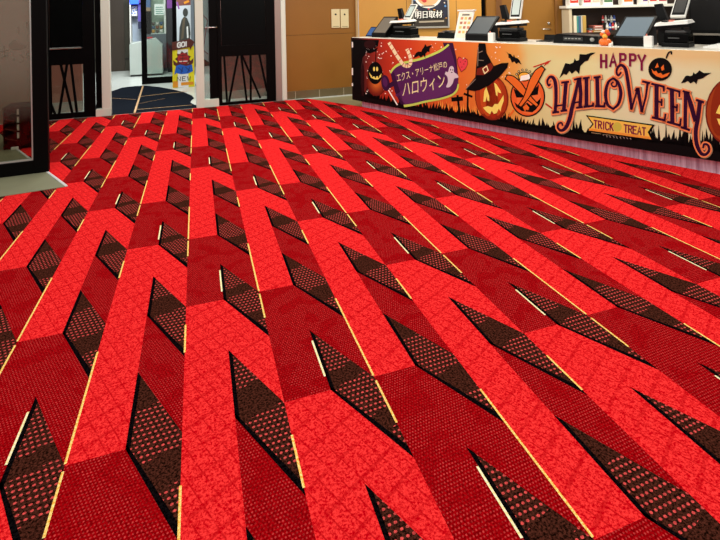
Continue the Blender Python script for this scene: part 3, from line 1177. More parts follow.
BBG = bpy.data.materials.new('banner_background')
BBG.use_nodes = True
nb = NB(BBG)
nt = BBG.node_tree
tc = nt.nodes.new('ShaderNodeTexCoord')
sep = nt.nodes.new('ShaderNodeSeparateXYZ')
nt.links.new(tc.outputs['Object'], sep.inputs[0])
rp = nt.nodes.new('ShaderNodeValToRGB')
SPAN = 6.5
stops = [(352, (28, 10, 12)), (361, (52, 14, 14)), (369, (116, 28, 20)), (385, (176, 42, 20)), (410, (200, 60, 24)), (430, (214, 86, 32)), (465, (222, 110, 40)), (500, (228, 140, 56)),
         (517, (226, 160, 76)), (526, (218, 202, 136)), (545, (222, 214, 152)), (590, (226, 220, 160)), (640, (226, 222, 182)), (719, (224, 218, 170))]
els = rp.color_ramp.elements
while len(els) < len(stops):
    els.new(0.5)
for e_, (x, c) in zip(els, stops):
    e_.position = min(1, max(0, (FC.sz(x, 60)[0] + .1) / SPAN))
for e_, (x, c) in zip(els, stops):
    e_.color = (*lin(c), 1)
nz = nb.node('ShaderNodeTexNoise', Scale=2.2, Detail=4)
nt.links.new(tc.outputs['Object'], nz.inputs['Vector'])
pos = nb.math('ADD', nb.math('DIVIDE', nb.math('ADD', sep.outputs[0], 0.1), SPAN), nb.math('MULTIPLY', nb.math('SUBTRACT', nz.outputs[0], .5), 0.035))
nt.links.new(pos, rp.inputs[0])
# tan band along the top of the cream half, dark glow near the printed ground
top = nb.math('MULTIPLY', nb.math('MINIMUM', nb.math('MAXIMUM', nb.math('MULTIPLY', nb.math('SUBTRACT', nb.math('ADD', sep.outputs[2], nb.math('MULTIPLY', nz.outputs[0], .12)), 0.97), 9.0), 0.0), 1.0), 0.6)
top = nb.math('MULTIPLY', top, nb.math('MINIMUM', nb.math('MAXIMUM', nb.math('SUBTRACT', sep.outputs[0], 2.7), 0.0), 1.0))
c1 = nb.mix(top, rp.outputs[0], lin((228, 180, 106)))
nt.links.new(c1, nt.nodes['Principled BSDF'].inputs['Base Color'])
nt.nodes['Principled BSDF'].inputs['Roughness'].default_value = 0.5
nt.nodes['Principled BSDF'].inputs['Specular IOR Level'].default_value = 0.3

mb = MB()
mb.hexa([(SL - .016, -0.012, .110), (SR, -0.012, .142), (SR, -0.006, .142), (SL - .016, -0.006, .110), (SL - .016, -0.012, 1.083), (SR, -0.012, 1.083), (SR, -0.006, 1.083), (SL - .016, -0.006, 1.083)], BBG)
mb.poly([(SL - .016, -.0126, .1102), (SR, -.0126, .1422), (SR, -.0126, .22), (SL - .016, -.0126, .16)], ink('black', (8, 5, 6)))
K = Print(mb, FC, -0.0124)
BK, DK = ink('black', (8, 5, 6)), ink('darkbrown', (44, 14, 16))
PUR, PURL, PURD = ink('purple', (84, 32, 84)), ink('purple_light', (116, 62, 116)), ink('purple_dark', (56, 20, 58))
GRN, CRM, ORG, SAL = ink('green', (196, 214, 96)), ink('cream', (240, 226, 170)), ink('orange', (232, 110, 40)), ink('salmon', (240, 140, 92))
DPU, YLW, RED, PNK = ink('aubergine', (50, 8, 44)), ink('yellow', (250, 226, 110)), ink('red', (196, 50, 34)), ink('pink', (222, 66, 76))
GHO, GOLD, MARO, WHI = ink('ghost', (214, 198, 206)), ink('gold', (240, 176, 62)), ink('maroon', (120, 34, 20)), ink('white', (250, 246, 236))
MAG = ink('magenta', (130, 24, 66))

# black ground strip with grass blades
base = lambda x: np.interp(x, [352, 359, 450, 580, 720, 790], [98.9, 100.4, 117, 139.5, 161.3, 171])
gh = lambda x: np.interp(x, [352, 372, 395, 420, 450, 500, 530, 580, 640, 680, 720, 790], [16, 9, 6, 7, 9, 9, 8, 12, 15, 20, 19, 18])
xs = list(np.linspace(352.5, 760, 60))
for a, c in zip(xs[:-1], xs[1:]):
    K.poly([(a, base(a) + .6), (c, base(c) + .6), (c, base(c) - gh(c) * .66), (a, base(a) - gh(a) * .66)], BK, 1)
rg = random.Random(11)
x = 356.0
while x < 750:
    w_ = rg.uniform(.9, 2.2) * (1 + (x - 350) / 500)
    h_ = gh(x) * rg.uniform(.85, 1.8)
    lean = rg.uniform(-2, 2)
    if not (585 < x < 650 and h_ > 15):
        K.poly([(x - w_, base(x) - gh(x) * .5), (x + w_, base(x) - gh(x) * .5), (x + lean, base(x) - h_)], BK, 1)
    x += rg.uniform(1.0, 2.6) * (1 + (x - 350) / 700)
for ya_, yb_ in ((42, 47.5), (68, 75), (83, 86)):
    K.poly([(352.0, ya_), (353.3, ya_), (353.4, yb_), (352.1, yb_)], WHI, 14)
# dark tree at the left end, with its branch
K.poly([(352.2, 39.3), (379, 40), (378, 46), (372, 50.5), (366, 53), (362.5, 58), (361, 68), (360.8, 84), (363, 98), (366, 101.3), (352.9, 99)], BK, 2)
K.poly([(365, 52), (373, 49.5), (378, 47.5), (376.5, 51), (370, 53.5)], BK, 2)
K.poly([(360.8, 70), (363, 62), (364.5, 70), (364, 96), (361, 96)], DK, 2)
K.poly(ellipse(370, 44.5, 6, 4.4), DK, 3)
# snow specks
for i in range(150):
    x, y = 366 + 154 * rg.uniform(0, 1) ** 1.6, rg.uniform(42.5, 94)
    if 400 < x < 462 and 60 < y:
        continue
    r = rg.uniform(.3, .75)
    K.poly(ellipse(x, y, r, r, 6), WHI, 2)
# glow and hanging lantern pumpkin
for i_ in range(7):
    K.poly(ellipse(376.5, 83, 10 - i_ * 1.15, 13 - i_ * 1.5), ink('glow%d' % i_, (112 + i_ * 16, 28 + i_ * 13, 20 + i_ * 4)), 2 + i_ * .12)
K.stroke([(376, 51), (375.7, 63)], .9, BK, 3)
K.poly(ellipse(375.3, 73, 7.3, 11.2), BK, 4)
K.poly(ellipse(374.2, 69, 1.0, 2.3, 12), YLW, 5)
K.poly(ellipse(377.2, 69, 1.0, 2.3, 12), YLW, 5)
K.poly([(369, 72), (371, 75), (374, 76.5), (377, 76.3), (380, 75.5), (381.6, 73.5), (381, 77), (378, 79.5), (374.5, 79.3), (371, 77.5)], YLW, 5)
for a in ((372.6, 75.6), (375.6, 76.6), (378.8, 76.4)):
    K.poly([(a[0] - .8, a[1] - .6), (a[0] + .8, a[1] - .6), (a[0] + .5, a[1] + 1.4), (a[0] - .5, a[1] + 1.4)], BK, 6)
# lollipop
K.stroke([(388.5, 90), (397.5, 105)], 1.2, WHI, 4)
K.poly(ellipse(385.6, 83, 4.2, 8, 18, -.15), PURD, 5)
K.poly(ellipse(385.2, 82, 2.4, 5, 16, -.15), PUR, 6)
K.poly([(388.6, 84), (393, 81), (394, 86), (389, 88.5)], PURD, 5)
# purple flag with green hems
K.poly([(443, 42.6), (453, 42.9), (456.5, 58), (458.5, 80), (455, 88), (447, 60)], PURD, 3)
flag_top = smooth([(390.5, 73), (394, 68), (400, 64), (410, 61.5), (422, 58.5), (436, 53), (444, 48.5), (449, 44.5)], 5)
flag_bot = smooth([(404, 106), (414, 104.5), (426, 101.5), (440, 99), (452, 95), (457, 90), (458.5, 84)], 5)
K.poly(flag_top + [(453, 56), (457, 72), (458.5, 84)] + flag_bot[::-1] + [(396, 92)], PUR, 4)
K.poly([(391, 75), (394, 72), (404, 104), (401, 104.5), (395, 92)], PURD, 5)
K.poly([(395, 95), (420, 80), (447, 84), (452, 92), (436, 98), (406, 104)], ink('purple_mid', (98, 44, 98)), 5)
K.stroke(flag_top, [1.6, 2.4, 2.4, 2.4, 1.8], GRN, 6)
K.stroke(flag_bot, [2.6, 2.2, 2.0, 2.0, 1.4], GRN, 6)
# candy cane
cane = [(389, 42.5), (393, 49), (398, 57), (403, 64), (406, 66), (409.5, 65.5), (411, 61), (409.5, 54.5), (407, 49)]
K.stroke(smooth(cane), 3.4, ink('cane', (240, 220, 176)), 7)
sc_ = smooth(cane, 6)
for i in range(2, len(sc_) - 1, 4):
    p, q = np.array(sc_[i]), np.array(sc_[i + 1])
    d = (q - p) / np.linalg.norm(q - p)
    n = np.array([-d[1], d[0]])
    K.poly([p - n * 1.6 - d * .5, p + n * 1.6 + d * .3, p + n * 1.6 + d * 1.2, p - n * 1.6 + d * .5], ink('cane_stripe', (206, 120, 96)), 8)
# flag lettering
K.text('エクス・アリーナ松戸の', ((397.5, 82.5), (447.5, 67.5), (446.5, 60.5), (396.5, 73.5)), CRM, 7)
K.text('ハロウィン', ((402.5, 97.5), (446.0, 87.0), (444.0, 73.0), (403.5, 82.0)), CRM, 7)
# bat
K.poly([(413.6, 58), (416, 53), (418.5, 51.5), (421.5, 51.8), (422.5, 49), (424, 47.2), (425.5, 44), (427, 46.5), (430, 45.5), (432.5, 45), (430, 48), (429.5, 52), (427.5, 51.5), (425.5, 54),
        (425.5, 58.5), (423.5, 55), (421, 57.5), (419, 55.5), (416.5, 57)], BK, 7)
# heart
hp = [(461.5, 71.5), (458.5, 65), (457.8, 60), (459.5, 57.3), (462, 58.5), (463, 60.5), (465, 58.5), (467.3, 60), (467.6, 64), (465.5, 68.5)]
K.poly([(461.5 + (x - 462.5) * 1.12 + .8, 64.5 + (y - 64.5) * 1.12) for x, y in hp], MARO, 4)
K.poly(hp, PNK, 5)
for p in ((460.5, 62), (464, 64), (462, 67), (465.4, 61.5)):
    K.poly(ellipse(*p, .55, .55, 8), MARO, 6)
# ghost
K.poly(smooth([(446, 71.5), (448.3, 71.8), (449.5, 67.5), (452, 66), (454, 68), (454.2, 72), (457.5, 74.5), (458.5, 77.5), (454.5, 78.6), (453, 83), (450, 86.8), (446.4, 87), (448, 82), (447.6, 77), (445, 74)], 4), GHO, 8)
K.poly(ellipse(450.9, 69.7, .55, .9, 8), BK, 9)
K.poly(ellipse(453, 69.9, .5, .9, 8), BK, 9)
K.poly(ellipse(452, 72.4, .9, .5, 8), BK, 9)
# grave crosses and fence glow
for x in np.linspace(438, 478, 22):
    K.poly([(x, base(x) - 8), (x + 1.3, base(x) - 8), (x + .8, base(x) - rg.uniform(12, 19))], ink('flame', (246, 166, 70)), 0.5)
K.stroke([(457.5, 95), (459.5, 112)], 2.2, BK, 3)
K.stroke([(451.5, 99.5), (463, 98.5)], 4.2, BK, 3)
K.stroke([(468, 90), (467.5, 112)], 1.8, BK, 3)
K.stroke([(463.8, 93.6), (472.5, 96.8)], 2.2, BK, 3)
# big pumpkin in a witch hat
pk = lambda r: ellipse(491.8, 97.5, 16 * r, 22 * r, 30, -.12)
K.poly(pk(1.04), MARO, 6)
K.poly(pk(1.0), ink('pumpkin_rim', (140, 40, 16)), 7)
for dx, rx, cc in ((-10, 5.5, (176, 64, 24)), (9, 6.0, (170, 58, 22)), (-5, 6.5, (196, 78, 28)), (4.5, 6.5, (190, 66, 26)), (0, 6.5, (166, 44, 20))):
    K.poly(ellipse(491.8 + dx, 97.5 - dx * .10, rx, 21.2 - abs(dx) * .55, 22, -.1), ink('rib%d' % dx, cc), 8 + (0 if abs(dx) > 7 else 1))
K.poly([(483.5, 101.5), (484.5, 91), (486.6, 87), (489.5, 96), (489.6, 101), (487.5, 100.5), (487, 96), (485.8, 101.5)], YLW, 11)
K.poly([(494.3, 82.5), (496.5, 84), (500.8, 90.8), (501.5, 93.2), (498.8, 92.5), (498, 91), (497.8, 96.4), (496.3, 95)], YLW, 11)
K.poly([(483.3, 107.5), (488, 106), (492.5, 107.2), (494.8, 104), (498.3, 104), (503.8, 95), (504, 100.5), (501.5, 107.5), (500.8, 111.5), (499, 108.5), (497, 113), (494, 113.8), (492, 110.5), (490.3, 114.4), (486.5, 111.5)], YLW, 11)
K.poly([(474.5, 91), (465.8, 89.5), (470, 84), (475.5, 77), (476.5, 65), (477.8, 50), (479, 43.2), (485.6, 43.4), (487, 53), (491.5, 61.5), (494, 66), (502, 63), (508.8, 62.6), (507.5, 67.5), (500, 76.5), (490, 85), (480, 90)], BK, 12)
K.poly([(476.5, 75), (477.2, 68.5), (484, 66.5), (491.5, 62.5), (493.5, 66.5), (491, 71), (484, 75)], MARO, 13)
K.stroke([(483, 68.8), (487, 66), (488.5, 70.5), (485, 73.5), (483, 68.8)], 1.0, CRM, 14)
for st in ([(478.2, 53), (483, 51)], [(478.3, 60), (484, 60.5)], [(478.5, 47), (478, 66)], [(466.5, 88.5), (471, 84), (476, 79)]):
    K.stroke(st, .7, ink('hat_line', (150, 130, 112)), 14)
# orange emblem: carved pumpkin behind crossed blades
K.stroke([(533.5, 67), (549.5, 61.5)], 1.2, RED, 5)
K.poly([(543.5, 66.5), (547, 61.2), (551.5, 60.2), (548, 63.5)], RED, 6)
K.stroke([(545.5, 103.5), (556, 111)], 1.6, RED, 5)
K.stroke([(509, 116.5), (514, 110)], 1.8, ORG, 5)
K.poly(ellipse(527.8, 96.5, 17.5, 20.3, 30), BK, 6)
K.poly(ellipse(527.8, 96.5, 16.2, 19, 30), ink('emblem_orange', (232, 98, 44)), 7)
K.poly(ellipse(529.5, 100, 12.5, 14, 24), ink('emblem_light', (240, 116, 58)), 7.5)
K.poly([(520, 81), (521, 76), (529.5, 74), (530.5, 79)], WHI, 8)
K.poly(ellipse(524.5, 76.5, 6.6, 5.0, 18), BK, 7.6)
K.poly(ellipse(524.5, 76.5, 5.6, 4.0, 18), GOLD, 7.8)
for i in range(6):
    a = math.radians(200 + i * 28)
    K.poly(ellipse(524.5 + 8.2 * math.cos(a), 76.5 + 6.8 * math.sin(a), 1.25, 1.25, 8), BK, 8)
    K.poly(ellipse(524.5 + 8.2 * math.cos(a), 76.5 + 6.8 * math.sin(a), .6, .6, 8), CRM, 9)
K.poly([(513.6, 88.5), (524, 94.5), (522.5, 97.5), (516.5, 97.5)], BK, 9)
K.poly([(539.2, 84.5), (538, 94.5), (530.5, 95.8), (532.5, 91)], BK, 9)
K.poly([(514.5, 102), (519.5, 106), (524, 105), (527.5, 102.5), (531, 105.5), (536, 103), (541.3, 97.5), (540, 104), (536, 109.5), (532.5, 112.2), (528, 111.8), (522, 111), (516.5, 107)], BK, 9)
K.poly([(523, 107), (526.5, 104), (529.5, 107.5), (528.5, 110.2), (526, 109.5), (525.5, 111.8)], ORG, 10)
for sgn, (pth, wd_) in enumerate((([(506.8, 77.2), (512, 79.5), (518, 85), (523.5, 91.5), (530, 98.5), (537.5, 105.5)], [3.5, 6.6, 7.2, 5.6, 3.8, 2.2]),
                                  ([(543.2, 67.8), (538.5, 73), (534, 81), (530, 90), (526, 98), (520.3, 105.8)], [3.5, 7.0, 7.4, 5.6, 3.8, 2.2]))):
    q_ = smooth(pth, 5)
    K.stroke(q_, [v + 2.2 for v in wd_], BK, 11 + 2 * sgn, ext=1.1)
    K.stroke(q_, wd_, ORG, 12 + 2 * sgn)
# bats
K.poly([(506, 51), (508.5, 53.5), (511, 54), (512, 55.6), (513.3, 56.8), (514, 54.5), (515.2, 57.5), (518, 58.3), (519.8, 60.5), (521.6, 64.6), (518.5, 62.5), (516.3, 64), (514.5, 61.5), (512, 62.5), (510.3, 58.5),
        (508.5, 57.5), (508.6, 54.8)], BK, 6)
K.poly([(559.5, 78.3), (563.5, 67.5), (565.5, 63), (570, 64), (573.5, 62.5), (574.8, 58.3), (576.5, 60.8), (579, 60), (579.8, 54), (586, 54.5), (591, 52.7), (595.8, 52.5), (590.5, 56), (588.2, 60.5), (585, 61.5),
        (580.5, 66), (579.3, 74.2), (576, 70.5), (572, 73.8), (569.5, 71), (566.5, 75), (564, 73.8)], BK, 6)
K.poly([(681, 83.2), (685.5, 76), (687.5, 75.5), (690.5, 76), (692.5, 75.2), (693.5, 72.2), (695.3, 74), (697.5, 72.5), (699.5, 70.3), (704, 73), (711.5, 72.8), (706, 76), (703, 78.2), (698, 79.5), (696.5, 84.2),
        (694, 81.5), (690.5, 83.5), (688, 81), (685, 82.5)], BK, 6)
# black pumpkin beside HAPPY
K.stroke([(666.3, 58.5), (668.5, 53), (671.3, 51.8), (671.5, 54.5)], 1.6, BK, 7, sm=True)
K.poly(ellipse(660.3, 69.3, 12.2, 12.0, 28), ink('tan_rim', (206, 186, 140)), 6)
K.poly(ellipse(660.3, 69.3, 11.8, 11.6, 28), BK, 7)
K.poly([(655, 68), (657.5, 62.8), (659, 67)], ORG, 8)
K.poly([(661, 67.5), (663.8, 64.5), (664.3, 69.5), (662, 70.8)], ORG, 8)
K.poly([(651.5, 68.5), (654, 71.5), (656.5, 70.8), (658, 73.5), (661, 72.8), (663, 75), (665.5, 73.8), (670, 72.5), (667.5, 76), (662, 78), (656.5, 76.2), (653, 73)], ORG, 8)


# HALLOWEEN: aubergine swash capitals over a salmon outline
def letter(strokes, kx, ky, sc):
    out = []
    for pts, w, smt in strokes:
        out.append(([(kx + x / sc, ky + y / sc) for x, y in pts], [v / sc for v in (w if isinstance(w, (list, tuple)) else [w])], smt))
    return out


LT = []
LT += letter([([(38, 162), (27, 172), (18, 158), (19, 135), (38, 113), (60, 124), (73, 165), (76, 255), (70, 348)], [9, 9, 9, 12, 14, 20, 21, 20, 18], True),
              ([(52, 355), (95, 350)], 12, False), ([(72, 310), (140, 300)], 8, False),
              ([(143, 150), (128, 340)], 22, False), ([(112, 152), (163, 146)], 11, False), ([(108, 344), (150, 338)], 12, False),
              ([(228, 122), (205, 235), (182, 330), (168, 395), (142, 455), (110, 475), (88, 455), (94, 428), (114, 424), (120, 442)], [14, 20, 24, 24, 22, 15, 12, 10, 9, 8], True),
              ([(234, 122), (243, 225), (238, 318)], 21, False), ([(198, 132), (246, 122)], 10, False), ([(212, 322), (256, 316)], 11, False), ([(190, 290), (240, 280)], 8, False),
              ([(281, 122), (281, 312)], 23, False), ([(258, 124), (302, 117)], 11, False), ([(262, 316), (325, 308)], 12, False), ([(324, 312), (327, 288)], 10, False),
              ([(353, 114), (358, 308)], 23, False), ([(330, 119), (376, 112)], 11, False), ([(340, 312), (402, 312)], 12, False), ([(401, 316), (404, 286)], 10, False)], 545, 60, 6.743)
LT += letter([([(80, 198), (50, 225), (35, 290), (46, 355), (80, 384)], [8, 14, 18, 15, 9], True), ([(80, 384), (112, 352), (126, 290), (112, 228), (80, 198)], [9, 15, 18, 14, 8], True),
              ([(88, 202), (102, 222), (96, 246), (78, 248), (70, 232), (82, 222)], [8, 8, 8, 7, 7, 6], True),
              ([(128, 164), (112, 182), (101, 168), (106, 138), (128, 121), (152, 140), (166, 200), (180, 300), (190, 385)], [8, 9, 9, 12, 14, 17, 18, 18, 12], True),
              ([(190, 388), (212, 310), (228, 262)], [8, 9, 10], False), ([(214, 275), (222, 262), (238, 262)], 8, False),
              ([(229, 262), (240, 330), (252, 400)], [16, 17, 12], False), ([(252, 402), (276, 310), (287, 228)], [8, 10, 12], False), ([(255, 218), (300, 228)], 11, False)], 600, 45, 6.0)
LT += letter([([(32, 165), (31, 318)], 18, False), ([(8, 158), (66, 172)], 8, False), ([(65, 168), (66, 194)], 7, False), ([(31, 240), (56, 246)], 7, False), ([(56, 230), (55, 262)], 6, False),
              ([(10, 316), (70, 330)], 9, False), ([(69, 334), (74, 300)], 7, False),
              ([(104, 186), (106, 340)], 18, False), ([(80, 178), (140, 196)], 8, False), ([(139, 192), (139, 220)], 7, False), ([(105, 264), (128, 270)], 7, False), ([(128, 255), (127, 288)], 6, False),
              ([(82, 337), (142, 354)], 9, False), ([(141, 358), (146, 322)], 7, False),
              ([(168, 200), (166, 368)], 15, False), ([(146, 362), (188, 376)], 9, False), ([(155, 192), (185, 202)], 8, False),
              ([(176, 198), (194, 260), (214, 335)], [12, 20, 16], False),
              ([(236, 240), (226, 320), (216, 380), (220, 440), (240, 484), (262, 490), (278, 472), (274, 448), (256, 442), (250, 460)], [18, 18, 17, 17, 14, 11, 10, 9, 8, 8], True),
              ([(218, 234), (254, 246)], 9, False)], 650, 50, 4.7)
for off_, grow, m_, ly in ((.8, 3.5, ink('letter_shade', (150, 124, 96)), 9), (0, 3.4, ink('letter_salmon', (248, 142, 88)), 10), (0, 0.5, DPU, 11)):
    for pts, w, smt in LT:
        p = [(x + off_, y + off_) for x, y in pts]
        p = smooth(p, 5) if smt else p
        K.stroke(p, [v + grow for v in w] if len(w) > 1 else w[0] + grow, m_, ly, ext=grow * .45)
# HAPPY
for i, (ch_, x0, y0, cw_, h_) in enumerate((('H', 601.2, 67.6, 5.2, 13.2), ('A', 610.2, 66.4, 6.2, 12.2), ('P', 620.4, 65.6, 5.4, 11.6), ('P', 630.2, 66.0, 5.6, 11.6), ('Y', 638.4, 70.0, 7.0, 15.0))):
    for st in GL[ch_]:
        K.stroke([(x0 + px * cw_, y0 - py * h_ + .02 * px * cw_) for px, py in st], 2.4, MAG, 10, ext=.5)
# TRICK TREAT ribbon
K.poly([(586, 115), (655, 124.6), (650.5, 132.3), (654, 141), (586.5, 131.5), (592.5, 123.8)], BK, 10)
K.poly([(588.3, 116.5), (652.3, 125.6), (647.8, 132), (651.5, 139.3), (589, 130.3), (594, 124)], ink('ribbon_gold', (244, 196, 84)), 11)
K.poly([(589.5, 128), (650.5, 136.8), (651.5, 139.3), (589, 130.3)], ink('ribbon_orange', (240, 154, 60)), 12)
K.poly(ellipse(617.6, 126.8, 4.4, 4.8, 16), ink('ribbon_olive', (206, 190, 76)), 12)
K.word('TRICK', 594.3, 127.6, 3.0, 7.4, 1.5, .155, 1.35, MAG, 13)
K.word('TREAT', 624.3, 132.0, 3.3, 7.4, 1.25, .155, 1.35, MAG, 13)
for i in range(9):
    x = 603 + i * 3.4
    K.stroke([(x, 134.4 + i * .45), (x + rg.uniform(.5, 1.6), 134.4 + i * .45 + rg.uniform(1, 2.6))], .6, ink('fineprint', (168, 150, 140)), 12)
# large pumpkin at the right end
K.poly(ellipse(733, 111, 27.5, 35, 30, .1), MARO, 6)
K.poly(ellipse(731, 111, 24, 32, 30, .1), ink('end_pumpkin', (164, 66, 26)), 7)
K.poly(ellipse(722, 108, 11, 28, 24, .1), ink('end_pumpkin_rib', (142, 46, 18)), 8)
K.poly([(716, 113), (719.5, 105), (724, 103), (726, 116)], YLW, 9)
K.poly([(719, 124), (717, 118.5), (722, 119), (730, 124), (727, 130), (722, 128)], YLW, 9)
banner = mb.build('halloween_banner', None, FC.pt(0), FC.a)
tag(banner, 'orange and cream Halloween banner covering the front of the counter', 'banner')

# ------------------------------------------------------------------ things on the counter
FZ = TOPZ


def on_counter(name, label, cat, s, b, group=None, z=FZ):
    return thing(name, label, cat, FC, s, b, z, group)


def pos_terminal(label, s0, s1, b0, b1, zb, zt, scr):
    t = on_counter('pos_terminal', label, 'till', (s0 + s1) / 2, b0, 'tills on the counter')
    w = s1 - s0
    h0, h1, d = zb - FZ, zt - FZ, b1 - b0
    m = MB()
    m.prism([(-w * .5, 0.0, 0.0), (-w * .5, d * .95, 0.0), (-w * .5, d * .8, h0 + (h1 - h0) * .6), (-w * .5, 0.0, h0 - .008)], (w, 0, 0), BLKP)
    m.build('base', t)
    # tilted panel
    n = Vector((0, -(h1 - h0), d)).normalized()
    p = [Vector((-w / 2, -.004, h0 - .01)), Vector((w / 2, -.004, h0 - .01)), Vector((w / 2, d, h1)), Vector((-w / 2, d, h1))]
    m = MB()
    q = [v - n * .03 for v in p]
    m.hexa([*q, *p], BLKP)
    pn = m.build('screen_panel', t)
    m = MB()
    c = sum(p, Vector()) / 4
    r = [c + (v - c) * .86 + n * .002 for v in p]
    m.hexa([*[v - n * .0015 for v in r], *r], scr)
    m.build('screen', pn)
    return t


pos_terminal('till with a grey tilted screen nearest the left end of the counter', 0.20, 0.50, 0.18, 0.46, 1.15, 1.40, mat('warm_screen', (112, 104, 92), 0.3))
pos_terminal('till with a dark tilted screen beside the white menu stand', 1.94, 2.28, 0.2, 0.47, 1.17, 1.395, SCREEN)
pos_terminal('till with a pale blue tilted screen above the word HAPPY', 3.77, 4.08, 0.2, 0.56, 1.18, 1.38, SCREENB)


def receipt_printer(label, s0, s1, b, zt, tray, disp, scr):
    """printer with the white tray and the small display that stand on it"""
    c0 = (s0 + s1) / 2
    t = on_counter('receipt_printer', label, 'printer', c0, b, 'receipt printers by the tills')
    w, h = s1 - s0, zt - FZ
    m = MB()
    m.box(-w * .5, w * .5, 0, .20, 0, h * .24, BLKP, .006)
    m.box(-w * .42, w * .48, .01, .19, h * .24, h * .76, BLKG, .010)
    m.build('body', t)
    m = MB()
    m.box(-w * .36, w * .42, .005, .17, h * .76, h * .93, DGREY, .012)
    m.build('cover', t)
    m = MB()
    m.box(-w * .24, w * .16, -.002, .010, h * .48, h * .53, mat('slot_grey', (80, 82, 82), .4))
    m.build('paper_slot', t)
    ts0, ts1, tz, tilt = tray
    ts0, ts1, z = ts0 - c0, ts1 - c0, tz - FZ
    m = MB()
    m.hexa([(ts0, 0, z), (ts1, 0, z + tilt), (ts1 + .01, .20, z + tilt + .01), (ts0 + .01, .20, z + .01),
            (ts0 + .015, .02, z + .032), (ts1 - .01, .02, z + .030 + tilt), (ts1 - .01, .18, z + .040 + tilt), (ts0 + .015, .18, z + .040)], WHT)
    tr = m.build('tray', t)
    tw = ts1 - ts0
    m = MB()
    m.hexa([(ts0 + tw * .02, .04, z - .035), (ts1 - tw * .04, .04, z - .03 + tilt), (ts1 - tw * .04, .18, z - .03 + tilt), (ts0 + tw * .02, .18, z - .035),
            (ts0 + tw * .02, .04, z - .002), (ts1 - tw * .04, .04, z - .002 + tilt), (ts1 - tw * .04, .18, z - .002 + tilt), (ts0 + tw * .02, .18, z - .002)], BLKP)
    m.box(ts0 + tw * .02, ts0 + tw * .3, .10, .18, 0.005, z - .03, BLKP)
    m.build('bracket', t)
    m = MB()
    m.box(ts0 + tw * .2, ts0 + tw * .38, .03, .12, z + .040, z + .055, BLKP)
    m.box(ts0 + tw * .40, ts0 + tw * .52, .05, .11, z + .040, z + .060, mat('coral_plastic', (220, 120, 100), .5))
    m.build('clip', tr)
    ds0, ds1, b0, b1, z0, z1 = disp
    ds0, ds1, b0, b1, h0, h1 = ds0 - c0, ds1 - c0, b0 - b, b1 - b, z0 - FZ, z1 - FZ
    n = Vector((0, -(h1 - h0), b1 - b0)).normalized()
    p = [Vector((ds0, b0, h0)), Vector((ds1, b0, h0)), Vector((ds1, b1, h1)), Vector((ds0, b1, h1))]
    c = sum(p, Vector()) / 4
    m = MB()
    m.hexa([*[v - n * .025 for v in p], *p], WHT)
    f = m.build('customer_display', t)
    m = MB()
    r = [c + (v - c) * .86 + n * .002 for v in p]
    m.hexa([*[v - n * .0015 for v in r], *r], BLKP)
    m.build('bezel', f)
    m = MB()
    r = [c + (v - c) * .68 + n * .004 for v in p]
    m.hexa([*[v - n * .0015 for v in r], *r], scr)
    m.build('screen', f)
    m = MB()
    xm, ym = (ds0 + ds1) / 2, (b0 + b1) / 2 + .035
    m.tube([(xm, ym, 0), (xm, ym, (h0 + h1) / 2)], .014, BLKP)
    m.box(xm - .06, xm + .06, ym - .05, ym + .06, 0, .015, BLKP)
    m.build('display_post', t)
    return t


pale = mat('pale_display', (190, 206, 200), .3)
def dspx(xa, xb, y0, z1, db, b0=.44):
    a, z0 = FC.sz(xa, y0, b0)
    c = FC.sz(xb, y0, b0)[0]
    return (a, c, b0, b0 + db, z0, z1)


receipt_printer('receipt printer under a white tray and small display at the counter left end', 0.54, 0.96, 0.24, 1.275, (0.525, 0.90, 1.305, 0.015), dspx(403.5, 410, 18.5, 1.585, .17), pale)
receipt_printer('receipt printer under a white tray and small display right of the dark screen till', 2.38, 2.69, 0.24, 1.265, (2.36, 2.71, 1.285, 0.02), dspx(509.5, 520, 18.5, 1.66, .09), pale)
receipt_printer('receipt printer under a white tray and small display left of the black television', 4.20, 4.43, 0.24, 1.26, (4.14, 4.43, 1.285, 0.025), dspx(670, 685, 16.5, 1.60, .24), DGREY)


def scanner(label, s, b, zt):
    t = on_counter('barcode_scanner', label, 'scanner', s, b, 'black scanners on stands')
    h = zt - FZ
    m = MB()
    m.lathe([(.05, 0), (.05, .01), (.014, .02), (.012, h * .66)], BLKP, n=14)
    m.build('stand', t)
    m = MB()
    m.hexa([(-.05, -.01, h * .6), (.04, -.01, h * .58), (.04, .06, h * .58), (-.05, .06, h * .6), (-.09, .0, h), (-.02, .0, h * 1.02), (-.02, .05, h * 1.02), (-.09, .05, h)], BLKP)
    m.build('head', t)
    return t


for lab, px_, b_, zt_ in (('black scanner standing behind the till at the counter left end', (400.5, 30), .66, 1.52), ('black scanner standing behind the till with the dark screen', (504, 30), .68, 1.53),
                          ('black scanner standing behind the pale blue till screen', (661, 35), .70, 1.50)):
    scanner(lab, FC.sz(*px_, b_)[0] + .03, b_, zt_)

# small blue tilted tablet at the far left
t = on_counter('price_tablet', 'small tilted tablet with a blue screen at the counter left end', 'tablet', FC.sz(369, 36, .3)[0], 0.3)
m = MB()
m.hexa([(-.09, 0, 0), (.10, 0, 0), (.10, .02, 0), (-.09, .02, 0), (-.09, .14, .15), (.10, .14, .15), (.10, .16, .15), (-.09, .16, .15)], BLKP)
m.build('body', t)
m = MB()
m.poly([(-.075, .012, .018), (.085, .012, .018), (.085, .126, .138), (-.075, .126, .138)], mat('blue_screen', (50, 92, 150), .3))
m.build('screen', t)

